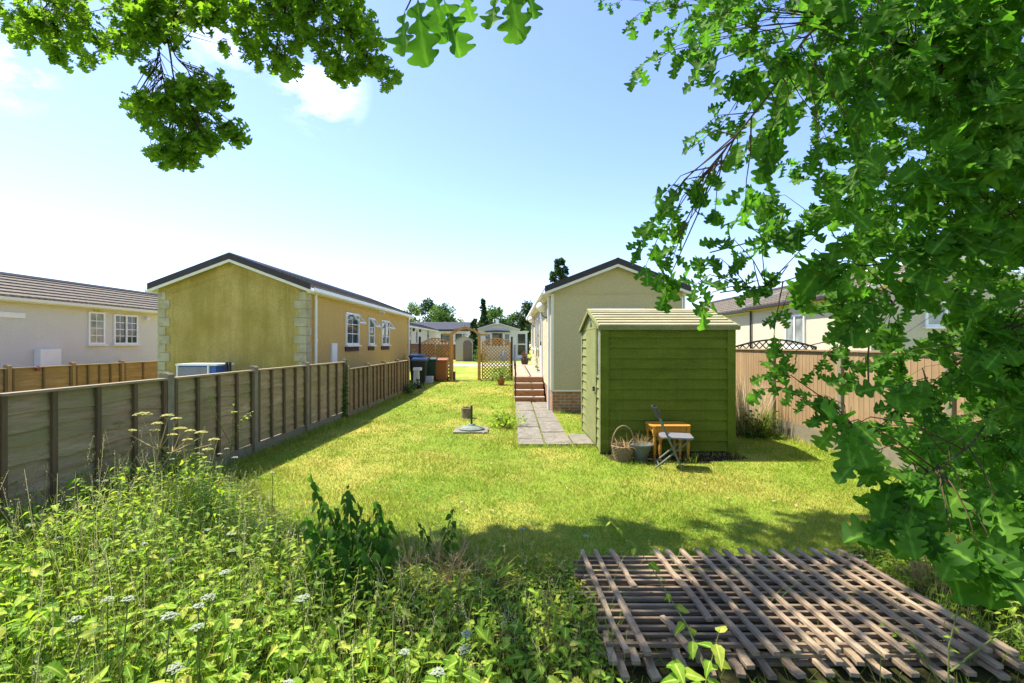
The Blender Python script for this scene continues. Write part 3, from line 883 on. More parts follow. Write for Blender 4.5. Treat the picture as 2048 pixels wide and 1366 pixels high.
def arched_screen(label, p, wd, z0, zs, zm, sp=.115, sw=.042, frame=.05, mat=M_ARCH, name='lattice_screen'):
    rt = thing(name, p, label, 'trellis')
    M = Matrix.Translation(p)
    topf = lambda u: zs + (zm - zs) * math.sin(PI * u / wd)
    m = MB(); lattice(m, wd, z0, topf, sp, sw, M); m.build('lattice', mat, rt)
    f = MB(M)
    f.box(0, frame, -.02, .02, z0, zs).box(wd - frame, wd, -.02, .02, z0, zs).box(frame, wd - frame, -.02, .02, z0, z0 + frame)
    n = 14
    for k in range(n):
        u0, u1 = wd * k / n, wd * (k + 1) / n
        f.bar((u0, 0, topf(u0)), (u1 + .004, 0, topf(u1)), .042, frame)
    f.build('frame', mat, rt)
    return rt
AY = 22.7
arched_screen('golden lattice screen with arched top, left of the timber arch behind the bins', (-4.28, AY, 0), 1.36, .05, 1.75, 1.97)
arched_screen('golden lattice screen with arched top, between the timber arch and the steps', (-1.42, AY, 0), 1.36, .05, 1.75, 1.97)
for x, lb in ((-4.36, 'slim dark post at the outer end of the lattice screen behind the bins'), (-.01, 'slim dark post with cap where the lattice screen meets the steps')):
    o = MB().box(x - .045, x + .045, AY - .045, AY + .045, 0, 1.98).lathe([(.06, 0), (.06, .03), (.02, .08)], 8, (x, AY, 1.98)).build('screen_post', M_DARKWOOD, loc=(x, AY, 0))
    tag(o, lb, 'post')
# arch
ar = thing('garden_arch', (-2.2, AY, 0), 'golden timber garden arch with peaked top at the end of the lawn', 'arch')
for x in (-2.86, -1.55):
    for y in (AY - .25, AY + .25):
        MB().box(x - .05, x + .05, y - .05, y + .05, 0, 2.13).build('post', M_ARCH, ar)
for y in (AY - .25, AY + .25):
    b = MB(); pl = [(-3.25, 2.15), (-2.88, 2.15), (-2.62, 2.34), (-2.2, 2.47), (-1.79, 2.34), (-1.53, 2.15), (-1.15, 2.13)]
    for i in range(len(pl) - 1):
        b.bar((pl[i][0], y, pl[i][1]), (pl[i + 1][0], y, pl[i + 1][1]), .055, .09)
    b.build('top_beam', M_ARCH, ar)
for x, z in ((-2.62, 2.41), (-2.2, 2.545), (-1.79, 2.41)):
    MB().box(x - .025, x + .025, AY - .4, AY + .4, z - .025, z + .02).build('rung', M_ARCH, ar)
o = MB().box(-2.74, -2.63, AY - .45, AY - .36, 0, .42).build('short_stake', M_FENCE_BATTEN, loc=(-2.68, AY - .4, 0)); tag(o, 'short brown stake at the foot of the timber arch', 'stake')
# neighbour's arched trellis above the right fence
arched_screen('dark lattice with shallow arched top showing above the right hand fence', (5.15, 11.2, 0), 1.95, .3, 1.62, 1.80, .11, .022, .035, M_DARKWOOD)
# pale picket fence across the road
pf = thing('picket_fence', (-5.3, 53, 0), 'light brown vertical board fence beyond the road, framed by the arch', 'fence')
for k in range(6):
    MB().box(-5.6 + k * .32, -5.35 + k * .32, 49 + k * .5, 49.05 + k * .5, 0, 1.45 + .02 * (k % 2)).build('board', M_ARCH, pf)
MB().bar((-5.6, 49.12, 1.0), (-3.75, 51.7, 1.0), .04, .08).bar((-5.6, 49.12, .35), (-3.75, 51.7, .35), .04, .08).build('rail', M_ARCH, pf)

# ------------------------------------------------------------------ steps, raised walkway, rail, lamps
st = thing('entrance_steps', (.55, 13.8, 0), 'four brick steps with pale slab treads climbing beside the cream home', 'steps')
for i in range(4):
    y0 = 13.8 + i * .3; z = .175 * i; x0, x1 = .08, .94
    rr = MB().box(x0, x1, y0 + .02, 15.02, z + (.001 if i else 0), z + .135).build('riser', M_BRICK_STEP, st)
    MB().box(x0 - .015, x1, y0, 15.0 if i == 3 else y0 + .34, z + .137, z + .173).build('tread', M_TREAD, rr)
wk = thing('raised_walkway', (.5, 15, 0), 'raised paved walkway along the pale side of the cream home', 'walkway')
MB().box(.06, .965, 15.025, 25.5, 0, .655).build('base', M_BRICK_STEP, wk)
dk = MB()
for k in range(17):
    y = 15.03 + k * .615
    dk.box(.045, .5, y, y + .605, .657, .70).box(.508, .965, y, y + .605, .657, .70)
dk.build('paving', M_DECK, wk)
hr = thing('handrail', (.13, 14.0, 0), 'dark metal handrail rising along the left edge of the brick steps', 'handrail')
M_IRON = flat('dark_iron', (.035, .032, .03, 1), .5, .4, .2, 9, .1)
MB().tube([(.10, 13.95, .17), (.10, 13.95, 1.12)], .02, 8).build('post', M_IRON, hr)
MB().tube([(.10, 15.2, .70), (.10, 15.2, 1.66)], .02, 8).build('post', M_IRON, hr)
MB().tube([(.10, 19.0, .70), (.10, 19.0, 1.66)], .02, 8).build('post', M_IRON, hr)
MB().tube([(.10, 22.5, .70), (.10, 22.5, 1.66)], .02, 8).build('post', M_IRON, hr)
MB().tube([(.10, 13.9, 1.12), (.10, 15.2, 1.66), (.10, 22.55, 1.66)], .024, 8).build('top_rail', M_IRON, hr)
b = MB()
for k in range(34):
    y = 15.3 + k * .213; b.tube([(.10, y, .74), (.10, y, 1.64)], .008, 5)
for k in range(5):
    y = 14.1 + k * .22; b.tube([(.10, y, .2 + k * .14), (.10, y, 1.16 + k * .093)], .008, 5)
b.tube([(.10, 15.2, .78), (.10, 22.5, .78)], .012, 6)
b.build('baluster', M_IRON, hr)

M_GLOBE = flat('opal_globe', (.86, .80, .68, 1), .2, .5, .03, 3, 0)
for (y, lb) in ((13.0, 'white globe wall lamp on the near corner of the cream home'), (19.6, 'white globe wall lamp farther along the cream home above the walkway')):
    t = thing('globe_lamp', (.97, y, 2.5), lb, 'lamp')
    prof = [(.004, -.14)] + [(.14 * math.cos(a), .14 * math.sin(a)) for a in [R(q) for q in range(-75, 76, 15)]] + [(.004, .14)]
    MB().lathe(prof, 18, (.80, y, 2.70)).build('globe', M_GLOBE, t, smooth=True)
    MB().tube([(.968, y, 2.40), (.90, y, 2.42), (.81, y, 2.48), (.80, y, 2.56)], .014, 8).box(.94, .968, y - .05, y + .05, 2.30, 2.48).build('bracket', M_IRON, t)

# ------------------------------------------------------------------ green shed
SX0, SX1, SY0, SY1 = 1.40, 3.41, 7.42, 9.45
SE, SRZ = 1.955, 2.235
sh = thing('garden_shed', ((SX0 + SX1) / 2, SY0, 0), 'large green lap boarded garden shed with ribbed pale roof and door on its left end', 'shed')
def shed_green(name, a, b, streak):
    t = MT(name)
    c = t.mix(t.noise(2.2, (1, 1, 3), 6, .6), a, b)
    c = t.mix(t.mul(t.noise(45, detail=3, lo=.48, hi=.72), .35), c, streak)
    c = t.mix(t.mul(t.noise(3, (4, 4, .25), 6, .7, .42, .7), .22), c, tuple(x * .55 for x in a[:3]) + (1,))
    t.color(c).set(.75, .10).bump(t.noise(14, (5, 5, 1), 6, .7), .5, .006)
    return t.m
M_SHED = shed_green('moss_green_cladding', (.105, .142, .012, 1), (.145, .185, .018, 1), (.23, .23, .05, 1))
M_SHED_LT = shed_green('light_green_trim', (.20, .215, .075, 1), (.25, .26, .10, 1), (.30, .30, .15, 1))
M_SHED_ROOF = shed_green('pale_roof_sheet', (.34, .30, .16, 1), (.42, .375, .21, 1), (.20, .19, .09, 1))
ym = (SY0 + SY1) / 2
nb = 12; z0 = .05; bh = (SE - z0) / nb
def boards_y(x0, x1, y, s, zt=SE):
    b = MB()
    for i in range(nb):
        za, zb = z0 + i * bh, min(zt, z0 + (i + 1) * bh)
        b.prism_x([(y, za), (y + s * .03, za), (y + s * .026, za + .012), (y + s * .006, zb), (y, zb)], x0, x1)
    return b
boards_y(SX0 + .09, SX1 - .09, SY0, -1).build('front_wall', M_SHED, sh)
boards_y(SX0 + .09, SX1 - .09, SY1, 1).build('rear_wall', M_SHED, sh)
def boards_x(y0, y1, x, s, zt=SE, i0=0):
    b = MB()
    for i in range(i0, nb):
        za, zb = z0 + i * bh, z0 + (i + 1) * bh
        b.prism_y([(x, za), (x + s * .03, za), (x + s * .026, za + .012), (x + s * .006, zb), (x, zb)], y0, y1)
    return b
# left gable end: window strip, boards, door, boards
DY0, DY1 = SY0 + .38, SY0 + 1.38
b = MB()
for i in range(7):
    za, zb = z0 + i * bh, z0 + (i + 1) * bh
    b.prism_y([(SX0, za), (SX0 - .03, za), (SX0 - .026, za + .012), (SX0 - .006, zb), (SX0, zb)], SY0 + .07, DY0 - .01)
b.build('end_wall', M_SHED_LT, sh)
boards_x(DY1 + .01, SY1 - .07, SX0, -1).build('end_wall', M_SHED_LT, sh)
wf = MB().box(SX0 - .03, SX0, SY0 + .07, SY0 + .10, z0 + 7 * bh, SE).box(SX0 - .03, SX0, DY0 - .04, DY0 - .01, z0 + 7 * bh, SE).box(SX0 - .03, SX0, SY0 + .10, DY0 - .04, z0 + 7 * bh, z0 + 7 * bh + .03).build('window', M_SHED_LT, sh)
MB().box(SX0 - .012, SX0 - .004, SY0 + .10, DY0 - .04, z0 + 7 * bh + .03, SE).build('pane', M_GLASS_PALE, wf)
dr = MB().box(SX0 - .04, SX0, DY0, DY1, .06, SE - .01).build('door', M_SHED_LT, sh, bevel=.004)
MB().box(SX0 - .075, SX0 - .041, DY0 + .08, DY0 + .12, .93, 1.0).tube([(SX0 - .07, DY0 + .10, .96), (SX0 - .07, DY0 + .02, .96)], .01, 6).build('handle', M_IRON, dr)
boards_x(SY0 + .07, SY1 - .07, SX1, 1).build('end_wall', M_SHED, sh)
for x, y, m in ((SX0, SY0, M_SHED), (SX1, SY0, M_SHED), (SX1, SY1, M_SHED), (SX0, SY1, M_SHED_LT)):
    xa, xb = (x - .035, x + .092) if x == SX0 else (x - .092, x + .035)
    ya, yb = (y - .035, y + .068) if y == SY0 else (y - .068, y + .035)
    MB().box(xa, xb, ya, yb, .02, SE).build('corner_post', m, sh, bevel=.004)
MB().box(SX0 - .042, SX0 - .0355, SY0 - .042, SY0 + .07, .02, SE).build('corner_trim', M_SHED_LT, sh)
MB().box(SX0 + .0, SX1, SY0 + .005, SY1 - .005, .0, .045).box(SX0 - .045, SX1 + .045, SY0 - .045, SY0 - .005, .002, .03).build('base_rail', M_IRON, sh)
# gables
for xa, xb, m in ((SX0 - .02, SX0 + .02, M_SHED_LT), (SX1 - .02, SX1 + .02, M_SHED)):
    MB().prism_x([(SY0, SE + .001), (SY1, SE + .001), (ym, SRZ)], xa, xb).build('gable', m, sh)
MB().box(SX0 - .027, SX0 - .0205, ym - .14, ym + .02, SE + .05, SE + .075).box(SX0 - .027, SX0 - .0205, ym - .12, ym + .0, SE + .09, SE + .11).box(SX0 - .027, SX0 - .0205, ym - .07, ym - .01, SE + .13, SE + .18).build('vent_badge', M_IRON, sh)
# ribbed roof
n = 6
M_SHED_SHEET = shed_green('olive_roof_sheet', (.12, .115, .045, 1), (.17, .16, .07, 1), (.22, .20, .10, 1))
for s in (-1, 1):
    ye = SY0 - .06 if s < 0 else SY1 + .06
    zb0 = SE - .004
    def rp(f, h): return (ye + (ym - ye) * f, zb0 + (SRZ + .02 - zb0) * f + h)
    r0 = MB().prism_x([rp(0, .002), rp(0, .018), rp(1, .018), rp(1, .002)], SX0 - .05, SX1 + .07).build('roof_sheet', M_SHED_SHEET, sh)
    for i in range(n):
        a, c = (i + .12) / n, (i + .66) / n
        MB().prism_x([rp(a, .0185), rp(a, .045), rp(c, .045), rp(c, .0185)], SX0 - .048, SX1 + .068).build('roof_rib', M_SHED_ROOF, r0)
    for xa, xb in ((SX0 - .075, SX0 - .052), (SX1 + .072, SX1 + .095)):
        MB().prism_x([(ye, zb0 - .03), (ye, zb0 + .035), (ym, SRZ + .08), (ym, SRZ + .015)], xa, xb).build('verge', M_SHED_LT, r0)
    MB().box(SX0 - .05, SX1 + .07, min(ye, ye + s * .014), max(ye, ye + s * .014), zb0 - .035, zb0 + .024).build('eave_trim', M_SHED_LT, r0)
MB().prism_x([(ym - .1, SRZ + .045), (ym, SRZ + .085), (ym + .1, SRZ + .045), (ym, SRZ + .065)], SX0 - .08, SX1 + .1).build('ridge_cap', M_SHED_ROOF, sh)

# ------------------------------------------------------------------ things by the shed
def turned_leg(x, y, h, s=1.0):
    prof = [(.012, 0), (.018, .012), (.018, .05), (.013, .06), (.020, .11), (.025, .20), (.019, .28), (.014, .31), (.024, .33), (.014, .35)]
    k = (h - .10) / .35
    m = MB().lathe([(a * s, b * k) for a, b in prof], 10, (x, y, 0))
    return m.box(x - .024 * s, x + .024 * s, y - .024 * s, y + .024 * s, h - .10 + .001, h)
def nest_table(name, label, x0, x1, y0, y1, h):
    t = thing(name, ((x0 + x1) / 2, (y0 + y1) / 2, 0), label, 'table')
    c = .05
    poly = [(x0 + c, y0), (x1 - c, y0), (x1, y0 + c), (x1, y1 - c), (x1 - c, y1), (x0 + c, y1), (x0, y1 - c), (x0, y0 + c)]
    m = MB(); n = len(poly)
    m.add([(x, y, h - .022) for x, y in poly] + [(x, y, h) for x, y in poly], [tuple(range(n))[::-1], tuple(range(n, 2 * n))] + [(i, (i + 1) % n, n + (i + 1) % n, n + i) for i in range(n)])
    m.build('tabletop', M_PINE, t, bevel=.004)
    i = .045
    ap = MB().box(x0 + i + .025, x1 - i - .025, y0 + i - .012, y0 + i + .012, h - .10, h - .0225).box(x0 + i - .012, x0 + i + .012, y0 + i + .025, y1 - i - .025, h - .10, h - .0225).box(x1 - i - .012, x1 - i + .012, y0 + i + .025, y1 - i - .025, h - .10, h - .0225)
    ap.build('apron', M_PINE, t)
    for x in (x0 + i, x1 - i):
        for y in (y0 + i, y1 - i):
            turned_leg(x, y, h - .0225).build('leg', M_PINE, t)
    return t
nest_table('nest_table', 'orange pine occasional table standing against the green shed', 2.02, 2.60, 6.92, 7.34, .52)
nest_table('nest_table', 'smaller pine table tucked beneath the larger orange one', 2.12, 2.50, 6.97, 7.31, .415)

# folding chair, side-on with its back to the left
fc = thing('folding_chair', (2.22, 6.62, 0), 'folding garden chair with grey seat and green metal crossed legs before the pine table', 'chair')
M_CHAIR = flat('green_painted_tube', (.13, .16, .10, 1), .45, .45, .25, 20, .1)
M_SEAT = flat('grey_plastic_seat', (.17, .17, .18, 1), .5, .4, .12, 10, .1)
M_BACK = flat('charcoal_plastic_back', (.05, .055, .05, 1), .5, .4, .2, 10, .1)
CM = Matrix.Translation((2.20, 6.62, 0)) @ Matrix.Rotation(R(-12), 4, 'Z')   # local x = forwards
hw = .18
for y in (-hw, hw):
    MB(CM).tube([(-.19, y, .80), (-.115, y, .56), (.035, y, .22), (.13, y, .0)], .0125, 8).build('back_leg', M_CHAIR, fc)
for y in (-hw + .04, hw - .04):
    MB(CM).tube([(-.24, y, .0), (.24, y, .425)], .0125, 8).build('front_leg', M_CHAIR, fc)
MB(CM).tube([(-.18, -hw + .04, .055), (-.18, hw - .04, .055)], .009, 6).tube([(.09, -hw, .1), (.09, hw, .1)], .009, 6).build('stretcher', M_CHAIR, fc)
s = MB(CM); poly = [(-.12, -.19), (.22, -.19), (.27, -.16), (.27, .16), (.22, .19), (-.12, .19), (-.16, .12), (-.17, 0), (-.16, -.12)]
n = len(poly)
s.add([(x, y, .425) for x, y in poly] + [(x, y, .447) for x, y in poly], [tuple(range(n))[::-1], tuple(range(n, 2 * n))] + [(i, (i + 1) % n, n + (i + 1) % n, n + i) for i in range(n)])
s.build('seat', M_SEAT, fc, bevel=.005)
b = MB(CM); n = 8
for k in range(n):
    y0, y1 = -.2 + .4 * k / n, -.2 + .4 * (k + 1) / n
    c0, c1 = .05 * (1 - (y0 / .2) ** 2), .05 * (1 - (y1 / .2) ** 2)
    vs = []
    for (y, c) in ((y0, c0), (y1, c1)):
        vs += [(-.165 - c, y, .70), (-.148 - c, y, .70), (-.205 - c, y, .835), (-.222 - c, y, .835)]
    b.add(vs, [(0, 1, 2, 3), (4, 7, 6, 5), (0, 4, 5, 1), (1, 5, 6, 2), (2, 6, 7, 3), (3, 7, 4, 0)])
b.build('backrest', M_BACK, fc)

# grey urn pot
pt = thing('plant_pot', (1.86, 6.93, 0), 'grey flared urn planter with dry stalks between basket and table', 'plant pot')
M_POT = flat('grey_plastic_pot', (.11, .125, .12, 1), .5, .4, .25, 10, .1)
MB().lathe([(.075, 0), (.09, .01), (.085, .03), (.105, .1), (.135, .2), (.145, .235), (.175, .24), (.178, .262), (.16, .262), (.15, .24)], 20, (1.86, 6.93, 0)).build('pot', M_POT, pt, smooth=False)
MB().lathe([(.002, .235), (.152, .236)], 16, (1.86, 6.93, 0)).build('soil', M_SOIL, pt)
# wicker basket
bk = thing('wicker_basket', (1.62, 6.98, 0), 'round wicker basket with tall hoop handle full of dry stems', 'basket')
M_WICK = flat('bleached_wicker', (.34, .24, .13, 1), .85, .2, .45, 60, .6)
m = MB()
for k in range(11):
    z = .012 + k * .021; rr = .115 + .05 * (k / 10)
    m.tube([(1.62 + (rr + .006 * (-1) ** (q + k)) * math.cos(q * PI / 14), 6.98 + (rr + .006 * (-1) ** (q + k)) * math.sin(q * PI / 14), z) for q in range(29)], .0115, 5)
m.lathe([(.002, .006), (.12, .006), (.12, .016), (.002, .016)], 14, (1.62, 6.98, 0))
m.build('bowl', M_WICK, bk)
MB().tube([(1.62 + .165 * math.cos(a), 6.98, .22 + .29 * math.sin(a)) for a in [PI * k / 16 for k in range(17)]], .011, 7).build('handle', M_WICK, bk)
MB().lathe([(.002, .19), (.14, .19)], 14, (1.62, 6.98, 0)).build('soil', M_SOIL, bk)

# ------------------------------------------------------------------ bins and pedestal
def wheelie_bin(label, x, y, mb_, ml, wd=.56, h=1.02):
    t = thing('wheelie_bin', (x, y, 0), label, 'wheelie bin', 'wheelie bins beside the lattice screen')
    d = .66
    a, b = .42, .5
    vs = [(-a * wd, -.36 * d, .06), (a * wd, -.36 * d, .06), (a * wd, .36 * d, .06), (-a * wd, .36 * d, .06), (-b * wd, -.5 * d, h - .09), (b * wd, -.5 * d, h - .09), (b * wd, .5 * d, h - .09), (-b * wd, .5 * d, h - .09)]
    m = MB(Matrix.Translation((x, y, 0)))
    m.add(vs, [(0, 3, 2, 1), (4, 5, 6, 7), (0, 1, 5, 4), (1, 2, 6, 5), (2, 3, 7, 6), (3, 0, 4, 7)])
    m.box(-b * wd - .02, b * wd + .02, -.5 * d - .02, .5 * d + .02, h - .13, h - .088).build('body', mb_, t, bevel=.015)
    l = MB(Matrix.Translation((x, y, 0)))
    l.prism_x([(-.54 * d, h - .085), (.5 * d, h - .085), (.5 * d, h + .02), (.2 * d, h + .05), (-.4 * d, h + .01), (-.54 * d, h - .04)], -b * wd - .03, b * wd + .03)
    l.build('lid', ml, t, bevel=.012)
    MB(Matrix.Translation((x, y, 0))).tube([(-.22, .5 * d + .06, h - .03), (.22, .5 * d + .06, h - .03)], .015, 6).build('handle', ml, t)
    for s in (-1, 1):
        MB(Matrix.Translation((x, y, 0))).tube([(s * (a * wd - .02), .36 * d + .02, .1), (s * (a * wd + .04), .36 * d + .02, .1)], .1, 14).build('wheel', M_IRON, t)
    return t
def plastic(n, c): return flat(n, c, .45, .45, .15, 6, .05)
P_GREEN, P_DKG, P_BLUE, P_BROWN = plastic('dark_green_bin', (.018, .05, .028, 1)), plastic('black_green_bin', (.022, .03, .024, 1)), plastic('blue_grey_lid', (.07, .13, .19, 1)), plastic('brown_bin', (.30, .10, .028, 1))
wheelie_bin('brown wheelie bin against the lattice left of the timber arch', -3.22, 22.0, P_BROWN, P_BROWN)
wheelie_bin('dark green wheelie bin with blue grey lid nearest the lap fence', -4.0, 20.9, P_DKG, P_BLUE, .58, 1.06)
wheelie_bin('bright green wheelie bin with green lid, half hidden beside the blue lidded one', -3.72, 21.9, P_GREEN, P_GREEN, .58, 1.06)
wheelie_bin('wheelie bin at the back with a bluer lid showing over the others', -4.35, 22.0, P_DKG, plastic('blue_lid', (.06, .11, .19, 1)), .56, 1.2)
pd = thing('meter_pedestal', (-3.9, 19.6, 0), 'short white utility pedestal in front of the wheelie bins', 'utility post')
MB().prism_y([(-4.03, 0), (-3.77, 0), (-3.80, .62), (-4.0, .62)], 19.5, 19.7).build('post', flat('off_white_pedestal', (.62, .60, .54, 1), .6, .3, .15, 8, .1), pd, bevel=.01)
MB().box(-4.02, -3.70, 19.46, 19.74, .622, .74).build('cap', M_WHITE, pd, bevel=.01)
MB().box(-3.88, -3.82, 19.46, 19.5, .2, .27).build('socket', M_IRON, pd)
bu = thing('plastic_bucket', (-3.62, 21.0, 0), 'pale grey plastic tub on the grass between the bins', 'bucket')
MB().prism_y([(-3.79, .005), (-3.46, .005), (-3.44, .30), (-3.82, .30)], 20.8, 21.1).build('tub', flat('pale_grey_plastic', (.48, .50, .49, 1), .5, .4, .1, 8, .05), bu, bevel=.01)
MB().tube([(-3.82, 20.8, .3), (-3.88, 20.78, .16), (-3.79, 20.79, .02)], .012, 6).build('handle', M_WHITE, bu)
# grey sack hung on the right screen
o = MB().lathe([(.02, 0), (.10, .05), (.11, .3), (.06, .5), (.015, .56)], 10, (-.38, AY - .12, .85)).build('hanging_feeder', flat('grey_feeder', (.30, .32, .33, 1), .6, .3, .15, 8, .1), loc=(-.38, AY - .12, .85))
tag(o, 'grey bird feeder hung on the lattice screen nearest the steps', 'bird feeder')
# box behind the fence in front of the yellow gable
bx = thing('storage_cabinet', (-6.85, 10.6, 0), 'grey slatted cabinet with blue right end, behind the fence under the olive gable', 'cabinet')
MB().box(-7.22, -6.42, 10.4, 10.95, .0, 1.23).build('case', flat('blue_panel', (.03, .11, .42, 1), .4, .4, .1, 6, 0), bx)
sl = MB()
for k in range(26): sl.box(-7.215 + k * .0245, -7.215 + k * .0245 + .014, 10.375, 10.399, .1, 1.2)
sl.build('slatted_front', flat('grey_slats', (.33, .34, .40, 1), .5, .4, .1, 9, 0), bx)
MB().box(-7.26, -6.36, 10.35, 11.0, 1.232, 1.27).box(-7.245, -7.221, 10.36, 10.42, 0, 1.231).box(-6.58, -6.55, 10.36, 10.399, 0, 1.231).build('frame', M_WHITE, bx)
for x in (-6.33, -6.26): MB().box(x, x + .03, 10.6, 10.66, 0, 1.3).build('post', M_IRON, bx)

# ------------------------------------------------------------------ parasol base, log, pots on the lawn
P = gr(943, 862)
o = MB().box(P.x - .33, P.x + .33, P.y - .3, P.y + .3, .004, .035).build('paving_slab', M_SLAB, bevel=.006, loc=(P.x, P.y, 0)); tag(o, 'single square slab in the lawn under the parasol base', 'slab')
pb = thing('parasol_base', (P.x, P.y, .035), 'stone parasol base with short dark green pole on the lawn', 'parasol base')
MB().lathe([(.25, .0355), (.25, .06), (.20, .085), (.08, .11), (.06, .14), (.002, .14)], 22, (P.x, P.y, 0)).build('base', flat('green_grey_stone', (.22, .26, .20, 1), .85, .2, .4, 22, .5), pb)
MB().tube([(P.x, P.y, .13), (P.x, P.y, .50)], .021, 10).build('pole', flat('dark_green_tube', (.02, .045, .025, 1), .4, .5, .2, 9, 0), pb)
P = gr(934, 836)
lg = thing('log_stump', (P.x, P.y, 0), 'cut log stump with a rough top on the lawn behind the parasol base', 'stump')
MB().lathe([(.13, 0), (.125, .12), (.135, .235), (.11, .245), (.10, .20), (.002, .19)], 14, (P.x, P.y, 0)).build('stump', flat('grey_bark', (.30, .23, .15, 1), .95, .1, .5, 24, .9), lg)
P = gr(1002, 770)
po = thing('plant_pot', (P.x, P.y, 0), 'small terracotta pot with bushy plant before the right lattice screen', 'plant pot')
MB().lathe([(.11, 0), (.16, .2), (.175, .2), (.175, .25), (.15, .25)], 14, (P.x, P.y, 0)).build('pot', flat('terracotta', (.42, .16, .06, 1), .85, .2, .25, 14, .2), po)
POT_R = po
# leaning plant pot by the walkway
po2 = thing('planter', (.75, 20.5, .7), 'dark planter with red flowers at the far end of the walkway', 'plant pot')
MB().lathe([(.15, .702), (.2, .95), (.2, 1.0)], 12, (.62, 23.5, 0)).build('pot', M_IRON, po2)
PLANTER = po2

# ------------------------------------------------------------------ old trellis panels lying on the ground
def flat_trellis(label, x0, x1, y0, y1, z, nlong, ncross, seed, missing=(), short={}, skew=0.0, sag=.01, along_w=.045, cross_w=.035):
    r = random.Random(seed)
    t = thing('trellis_panel', ((x0 + x1) / 2, (y0 + y1) / 2, 0), label, 'trellis', 'old trellis panels lying on the ground')
    for k in range(ncross):
        y = y0 + (y1 - y0) * (k + .5) / ncross + r.uniform(-.008, .008)
        a = r.uniform(-.006, .006); e0 = r.uniform(-.05, .03); e1 = r.uniform(-.03, .06)
        pts = [(x0 + e0, y - a, z), (x0 * .6 + x1 * .4, y + r.uniform(-.004, .004), z + r.uniform(-sag, sag) * .4), (x1 + e1, y + a, z)]
        m = MB()
        m.bar(pts[0], pts[1], cross_w, .02); m.bar(pts[1], pts[2], cross_w, .02)
        m.build('cross_slat', M_SLATX, t)
    for k in range(nlong):
        if k in missing: continue
        x = x0 + .04 + (x1 - x0 - .08) * k / (nlong - 1) + r.uniform(-.008, .008)
        a, b = short.get(k, (0, 1))
        ya = y0 - r.uniform(.05, .10) if a == 0 else y0 + (y1 - y0) * a
        yb = y1 + r.uniform(.02, .05) if b == 1 else y0 + (y1 - y0) * b
        zz = z + .0215
        n = 5; pl = []
        for q in range(n + 1):
            f = q / n
            pl.append(Vector((x + skew * (f - .5) + r.uniform(-.007, .007), ya + (yb - ya) * f, zz + r.uniform(-.001, .006))))
        m = MB()
        for q in range(n): m.bar(pl[q], pl[q + 1] + (pl[q + 1] - pl[q]) * .002, along_w + r.uniform(-.006, .004), .02)
        m.build('long_slat', M_SLAT, t)
    return t
flat_trellis('top trellis panel of the weathered pile on the ground, slats running away', 0.52, 2.57, 2.52, 3.64, .10, 19, 15, 4, (4,), {2: (.52, 1), 3: (0, .22), 5: (.2, 1)}, -.05, .014, .033, .021)
flat_trellis('lower trellis panel of the weathered pile, mostly hidden under the top one', 0.48, 2.62, 2.50, 3.66, .058, 19, 15, 9, (2, 5, 7, 8, 9, 12, 13, 14, 16), {0: (0, .2), 1: (0, .2), 3: (0, .15), 4: (0, .2), 6: (0, .2), 10: (0, .3), 11: (0, .2), 15: (0, .2)}, .02, .008, .042, .024)
flat_trellis('bottom trellis panel of the pile, its slat ends poking out towards us', 0.53, 2.64, 2.46, 3.60, .018, 15, 7, 13, (), {k: (0, .2) for k in range(15)}, 0, .008, .046, .03)

# ------------------------------------------------------------------ leaf materials
def C(r, g, b): return (r, g, b, 1)
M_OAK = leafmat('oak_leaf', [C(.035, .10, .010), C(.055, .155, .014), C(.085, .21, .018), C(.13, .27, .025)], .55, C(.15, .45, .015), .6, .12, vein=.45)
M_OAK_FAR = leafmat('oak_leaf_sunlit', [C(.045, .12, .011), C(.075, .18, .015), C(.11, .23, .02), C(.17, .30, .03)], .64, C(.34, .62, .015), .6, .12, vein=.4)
M_BARK = flat('oak_bark', (.085, .062, .045, 1), .95, .15, .45, 22, .9)
M_TWIG = flat('oak_twig', (.095, .065, .035, 1), .9, .05, .35, 30, .3)
M_WEED = leafmat('weed_leaf', vein=.5, cols=[C(.09, .21, .016), C(.16, .33, .024), C(.25, .43, .034), C(.40, .54, .06), C(.60, .56, .10)], trans=.5, tr_col=C(.50, .72, .02), rough=.6, spec=.15)
M_NETTLE = leafmat('drooping_dark_leaf', [C(.035, .095, .012), C(.055, .14, .015), C(.085, .19, .02)], .5, C(.15, .38, .02), .6, .12)
def grass_mat(*a, **k):
    return leafmat(*a, **k)
M_GRASS = grass_mat('lawn_blade', [C(.12, .24, .014), C(.25, .37, .022), C(.40, .48, .04), C(.66, .56, .15)], .35, C(.34, .42, .05), .65, .15, patch=(C(.60, .43, .12), .55))
M_LONGGRASS = leafmat('long_grass', [C(.09, .18, .012), C(.15, .26, .018), C(.24, .33, .03), C(.48, .40, .12)], .4, C(.42, .55, .03), .6, .2)
M_DEAD = leafmat('dead_grass', [C(.30, .19, .08), C(.42, .29, .13), C(.52, .40, .20)], .3, C(.6, .42, .18), .7, .2)
M_UMBEL = leafmat('white_floret', [C(.24, .30, .17), C(.34, .39, .26), C(.45, .48, .37)], .25, C(.7, .72, .55), .6, .2)
M_YUMBEL = leafmat('yellow_green_floret', [C(.35, .36, .08), C(.45, .43, .11), C(.52, .50, .16)], .3, C(.5, .5, .1), .6, .2)
M_STEM = flat('green_stem', (.14, .18, .04, 1), .6, .3, .3, 12, .1)
M_STEMDRY = flat('straw_stem', (.42, .34, .14, 1), .7, .3, .3, 12, .1)
M_TREE_DK = leafmat('dark_evergreen', [C(.018, .045, .012), C(.03, .07, .016), C(.045, .095, .02)], .3, C(.08, .17, .02), .5, .3)
M_TREE_MID = leafmat('mid_green_tree', [C(.04, .10, .014), C(.06, .14, .018), C(.09, .18, .025)], .4, C(.18, .32, .03), .5, .3)
